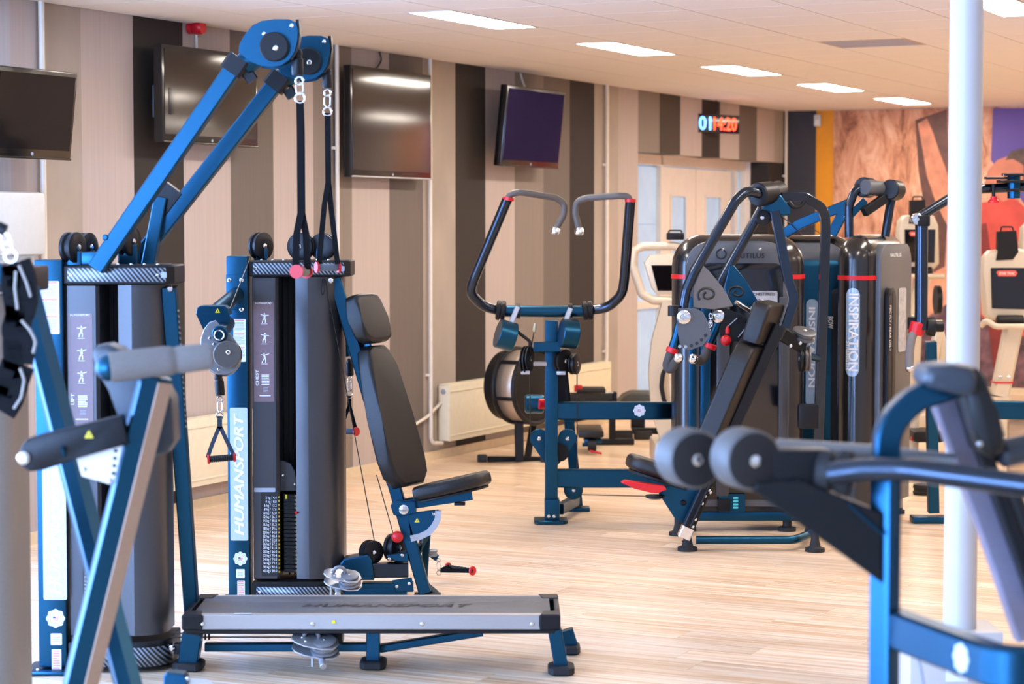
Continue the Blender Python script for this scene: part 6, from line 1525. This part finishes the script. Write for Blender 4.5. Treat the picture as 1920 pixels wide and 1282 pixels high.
MB().tube([P(1560, 888, YA_ - .06), P(1620, 880, YA_ - .10), P(1700, 880, YA_ - .16), P(1990, 918, YA_ - .3)], .0235, .2, seg=18).build('lower_bar', POWD, fr_)
MB().lathe(P(1530, 880, YA_ + .0), Vector((.95, -.3, -.08)), [(0, .026), (.006, .038), (.03, .042), (.036, .036), (.044, .036), (.05, .046), (.07, .046), (.078, .03)], seg=28).build('bearing_collar', RUB, fr_)
MB().box(P(1480, 880, YA_ + .02), (.16, .06, .09), bev=.012).build('pivot_block', BLK, fr_)
MB().lathe(P(1872, 852, YA_ + .1), Vector((.9, .3, .15)), [(0, .02), (.01, .03), (.12, .03), (.13, .02)], seg=20).build('side_roll', M('slate_leather', '#3a4048'), fr_)
MB().box((px_ + .15, YA_ + .1, .03), (.5, .25, .05), bev=.01).build('base', POW, fr_)
MB().tube([P(1718, 1215, YA_ + .5), P(1728, 1262, YA_ + .5), P(1740, 1330, YA_ + .5)], .003).build('power_cable', M('grey_cable', '#8f96a0', .5, 0, noise=.05, scale=100), fr_)

# ================================================================== foreground machine at left (blurred lever machine)
YQ_ = 5.3
fl = thing('foreground_lever_machine', 'blurred black lever machine with grey foam handle in the left foreground', 'gym machine', (xx(200, YQ_), YQ_, 0))
ax1 = Vector((.7, -.71, 0))
def skew_beam(a, b_, w, h, ax, name, mat=POW):
    """inclined tube with a wide front face and a chamfered right front edge"""
    v = (b_ - a).normalized(); x = (ax - v * ax.dot(v)).normalized(); y = v.cross(x); y = y if y.y > 0 else -y
    k = w / 2; pr = [(-k, -k * .8), (-k * .9, -k), (k * .05, -k), (k, -k * .1), (k, k), (-k, k)]
    return MB().plate([a + x * p + y * q for p, q in pr], b_ - a, bev=.002).build(name, mat, fl)
a0, a1 = P(293, 705, YQ_), P(150, 1290, YQ_); vv = (a1 - a0).normalized(); a1 = a0 + vv * ((a0.z - .02) / -vv.z)
skew_beam(a0, a1, .082, .062, Vector((.96, .25, 0)), 'main_strut')
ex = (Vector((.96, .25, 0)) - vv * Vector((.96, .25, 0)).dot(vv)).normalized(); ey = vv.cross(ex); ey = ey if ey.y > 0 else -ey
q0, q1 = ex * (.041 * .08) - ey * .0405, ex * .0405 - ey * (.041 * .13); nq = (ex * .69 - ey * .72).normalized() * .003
MB().plate([a0 + vv * .01 + q0, a0 + vv * .01 + q1, a1 - vv * .05 + q1, a1 - vv * .05 + q0], nq).build('side_strip', M('tan_strip', '#b79c88', .45, .3, noise=.04, scale=80), fl)  # separate tan strip laid over the strut's chamfered face
# handle
h0, h1 = P(196, 690, YQ_ - .06), P(392, 668, YQ_ + .02)
hv = (h1 - h0).normalized()
MB().lathe(h0, hv, [(0, .012), (.004, .028), (.012, .036), (.03, .038), (.15, .038), (.165, .036), (.17, .033), (.18, .033), (.185, .035), (.26, .033), (.268, .02)], seg=28).build('foam_handle', FOAM, fl)
MB().sphere(h0 + hv * .012, .035).build('handle_cap', POW, fl)
# moulded pad
MB().plate([P(x, y, YQ_ + .10) for x, y in ((172, 662), (180, 648), (200, 645), (222, 654), (262, 690), (302, 712), (322, 748), (326, 828), (312, 850), (268, 862), (250, 830), (232, 780), (205, 735), (182, 700))], (0, .12, 0), bev=.014, seg=3).build('shoulder_pad', M('slate_leather', '#3a4048'), fl, ang=60)
# second inclined tube
b0, b1 = P(50, 540, YQ_ + .55), P(243, 1290, YQ_ + .15)
bv = (b1 - b0).normalized(); b1 = b0 + bv * ((b0.z - .02) / -bv.z)
skew_beam(b0, b1, .068, .055, Vector((.96, .25, 0)), 'front_strut')
# black rounded arm
pts = [(228, 778), (150, 797), (75, 815), (52, 822), (40, 836), (35, 855), (40, 875), (55, 884), (80, 882), (150, 858), (240, 832)]
MB().plate([P(x, y, YQ_ - .07) for x, y in pts], (0, .05, 0), bev=.006, seg=2).build('pivot_arm', BLK, fl)
MB().lathe(P(45, 858, YQ_ - .07), -Yv, [(0, .016), (.008, .016), (.012, .011), (.016, .01)], seg=20).build('arm_bolt', CHR, fl)
tri_sign('warning_triangle', P(167, 814, YQ_ - .071), X, Z, px2m(15, YQ_), fl)
ALP = M('satin_aluminium', '#c9c2bc', .35, .6, noise=.04, scale=120)
MB().plate([P(x, y, YQ_ - .03) for x, y in ((140, 798), (200, 785), (214, 780), (226, 786), (228, 800), (150, 812))], (0, .008, 0), bev=.002).build('top_plate', ALP, fl)
hp = MB().plate([P(x, y, YQ_ - .015) for x, y in ((143, 856), (228, 834), (238, 850), (216, 906), (205, 908), (153, 893))], (0, .008, 0), bev=.002).build('index_plate', ALP, fl)
for k in range(4): MB().cyl(P(217 - 1.4 * k, 845 + 14 * k, YQ_ - .016), P(217 - 1.4 * k, 845 + 14 * k, YQ_ - .0155), .0052, seg=14).build('index_hole', BLKV, hp)
bolts([P(158, 880, YQ_ - .016), P(207, 901, YQ_ - .016)], -Yv, .006, fl); bolts([P(202, 791, YQ_ - .031)], -Yv, .008, fl)
MB().cyl(P(117, 838, YQ_ - .08), P(121, 862, YQ_ - .06), .006, seg=10).build('spring_pin', POW, fl)
# bottom bracket and pulley just inside the frame
YV = 6.2
MB().plate([P(x, y, YV) for x, y in ((306, 1300), (306, 1268), (312, 1261), (344, 1264), (350, 1275), (352, 1300))], (0, .06, 0), bev=.004).build('pulley_yoke', POW, fl)
MB().lathe(P(368, 1296, YV + .02), (Z * .93 - Yv * .36), [(-.012, .02), (-.012, .052), (.012, .052), (.014, .02)], seg=28).build('low_pulley', SILV, fl); bolts([P(352, 1272, YV)], -Yv, .006, fl)
q = P(330, 1300, YV + .03); MB().beam([q, (q.x, q.y, .02)], .05, .05, up=Yv).build('pulley_post', POW, fl)
MB().box(((a1.x + b1.x) / 2, YQ_ + .1, .02), (abs(a1.x - b1.x) + .2, .3, .035), bev=.008).build('base_frame', POW, fl)

# ================================================================== cable tower cut by the left edge, with ankle cuffs
YJ = 6.3
ct_ = thing('cable_tower', 'grey cable tower cut by the left picture edge', 'gym machine', (xx(-60, YJ), YJ, 0))
zt2 = zz(505, YJ)
BRS = M('bronze_grey_shroud', '#8e857c', .45, .25, noise=.04, scale=100)
rr_ = .11; x_r = xx(36, YJ + .16, 900)
MB().plate([(x_r - .42, YJ + .05, .06), (x_r - rr_, YJ + .05, .06)] + [(x_r - rr_ + rr_ * math.sin(math.pi / 2 * k / 8), YJ + .05 + rr_ - rr_ * math.cos(math.pi / 2 * k / 8), .06) for k in range(9)] + [(x_r, YJ + .3, .06), (x_r - .42, YJ + .3, .06)], (0, 0, zt2 - .14)).build('shroud', BRS, ct_, ang=30)
MB().box((x_r - .22, YJ + .16, .03), (.5, .36, .055), bev=.008).build('base', BLK, ct_)
MB().box((xx(57, YJ) - .22, YJ + .13, zt2 - .03), (.44, .3, .075), bev=.008).build('top_bar', BLK, ct_)
MB().box((xx(24, YJ) - .2, YJ + .0, zt2 - .012), (.36, .05, .06), bev=.006).build('top_rail', POW, ct_)
bolts([P(18, 562, YJ)], -Yv, .012, ct_)
cf_ = thing('ankle_cuff', 'black ankle cuffs with white trim hanging at the left edge', 'ankle cuff', P(40, 770, YJ - .75))
YC2 = YJ - .75
MB().cyl(P(-4, 425, YC2), P(10, 432, YC2), .016, seg=12).build('swivel_end', BLK, cf_)
chain_clip(P(6, 436, YC2), P(24, 490, YC2), cf_, .016)
cuff_trim = M('white_cuff_trim', '#9c938a', .8, 0, noise=.2, scale=200)
def cuff(pts, w, edge):
    o = MB().sweep(fillet([P(*p, YC2) for p in pts], .03, 4), [(-w / 2, -.010), (w / 2, -.010), (w / 2, .010), (-w / 2, .010)], up=Vector((0, -1, 0))).build('cuff_band', WEB, cf_)
    MB().tube(fillet([P(*p, YC2 - .012) for p in edge], .03, 4), .0042, seg=8).build('white_trim', cuff_trim, o)
cuff([(30, 492), (40, 520), (44, 560), (36, 592)], .075, [(36, 497), (50, 530), (58, 556)])
cuff([(36, 592), (28, 620), (40, 650), (36, 680)], .07, [(40, 600), (56, 618), (68, 640), (62, 662)])
cuff([(34, 682), (24, 710), (14, 745), (0, 768)], .085, [(38, 690), (46, 712), (40, 745), (26, 766)])
cuff([(24, 498), (22, 540), (30, 590), (24, 640), (26, 690), (6, 740)], .05, [(30, 508), (28, 540), (33, 580)])
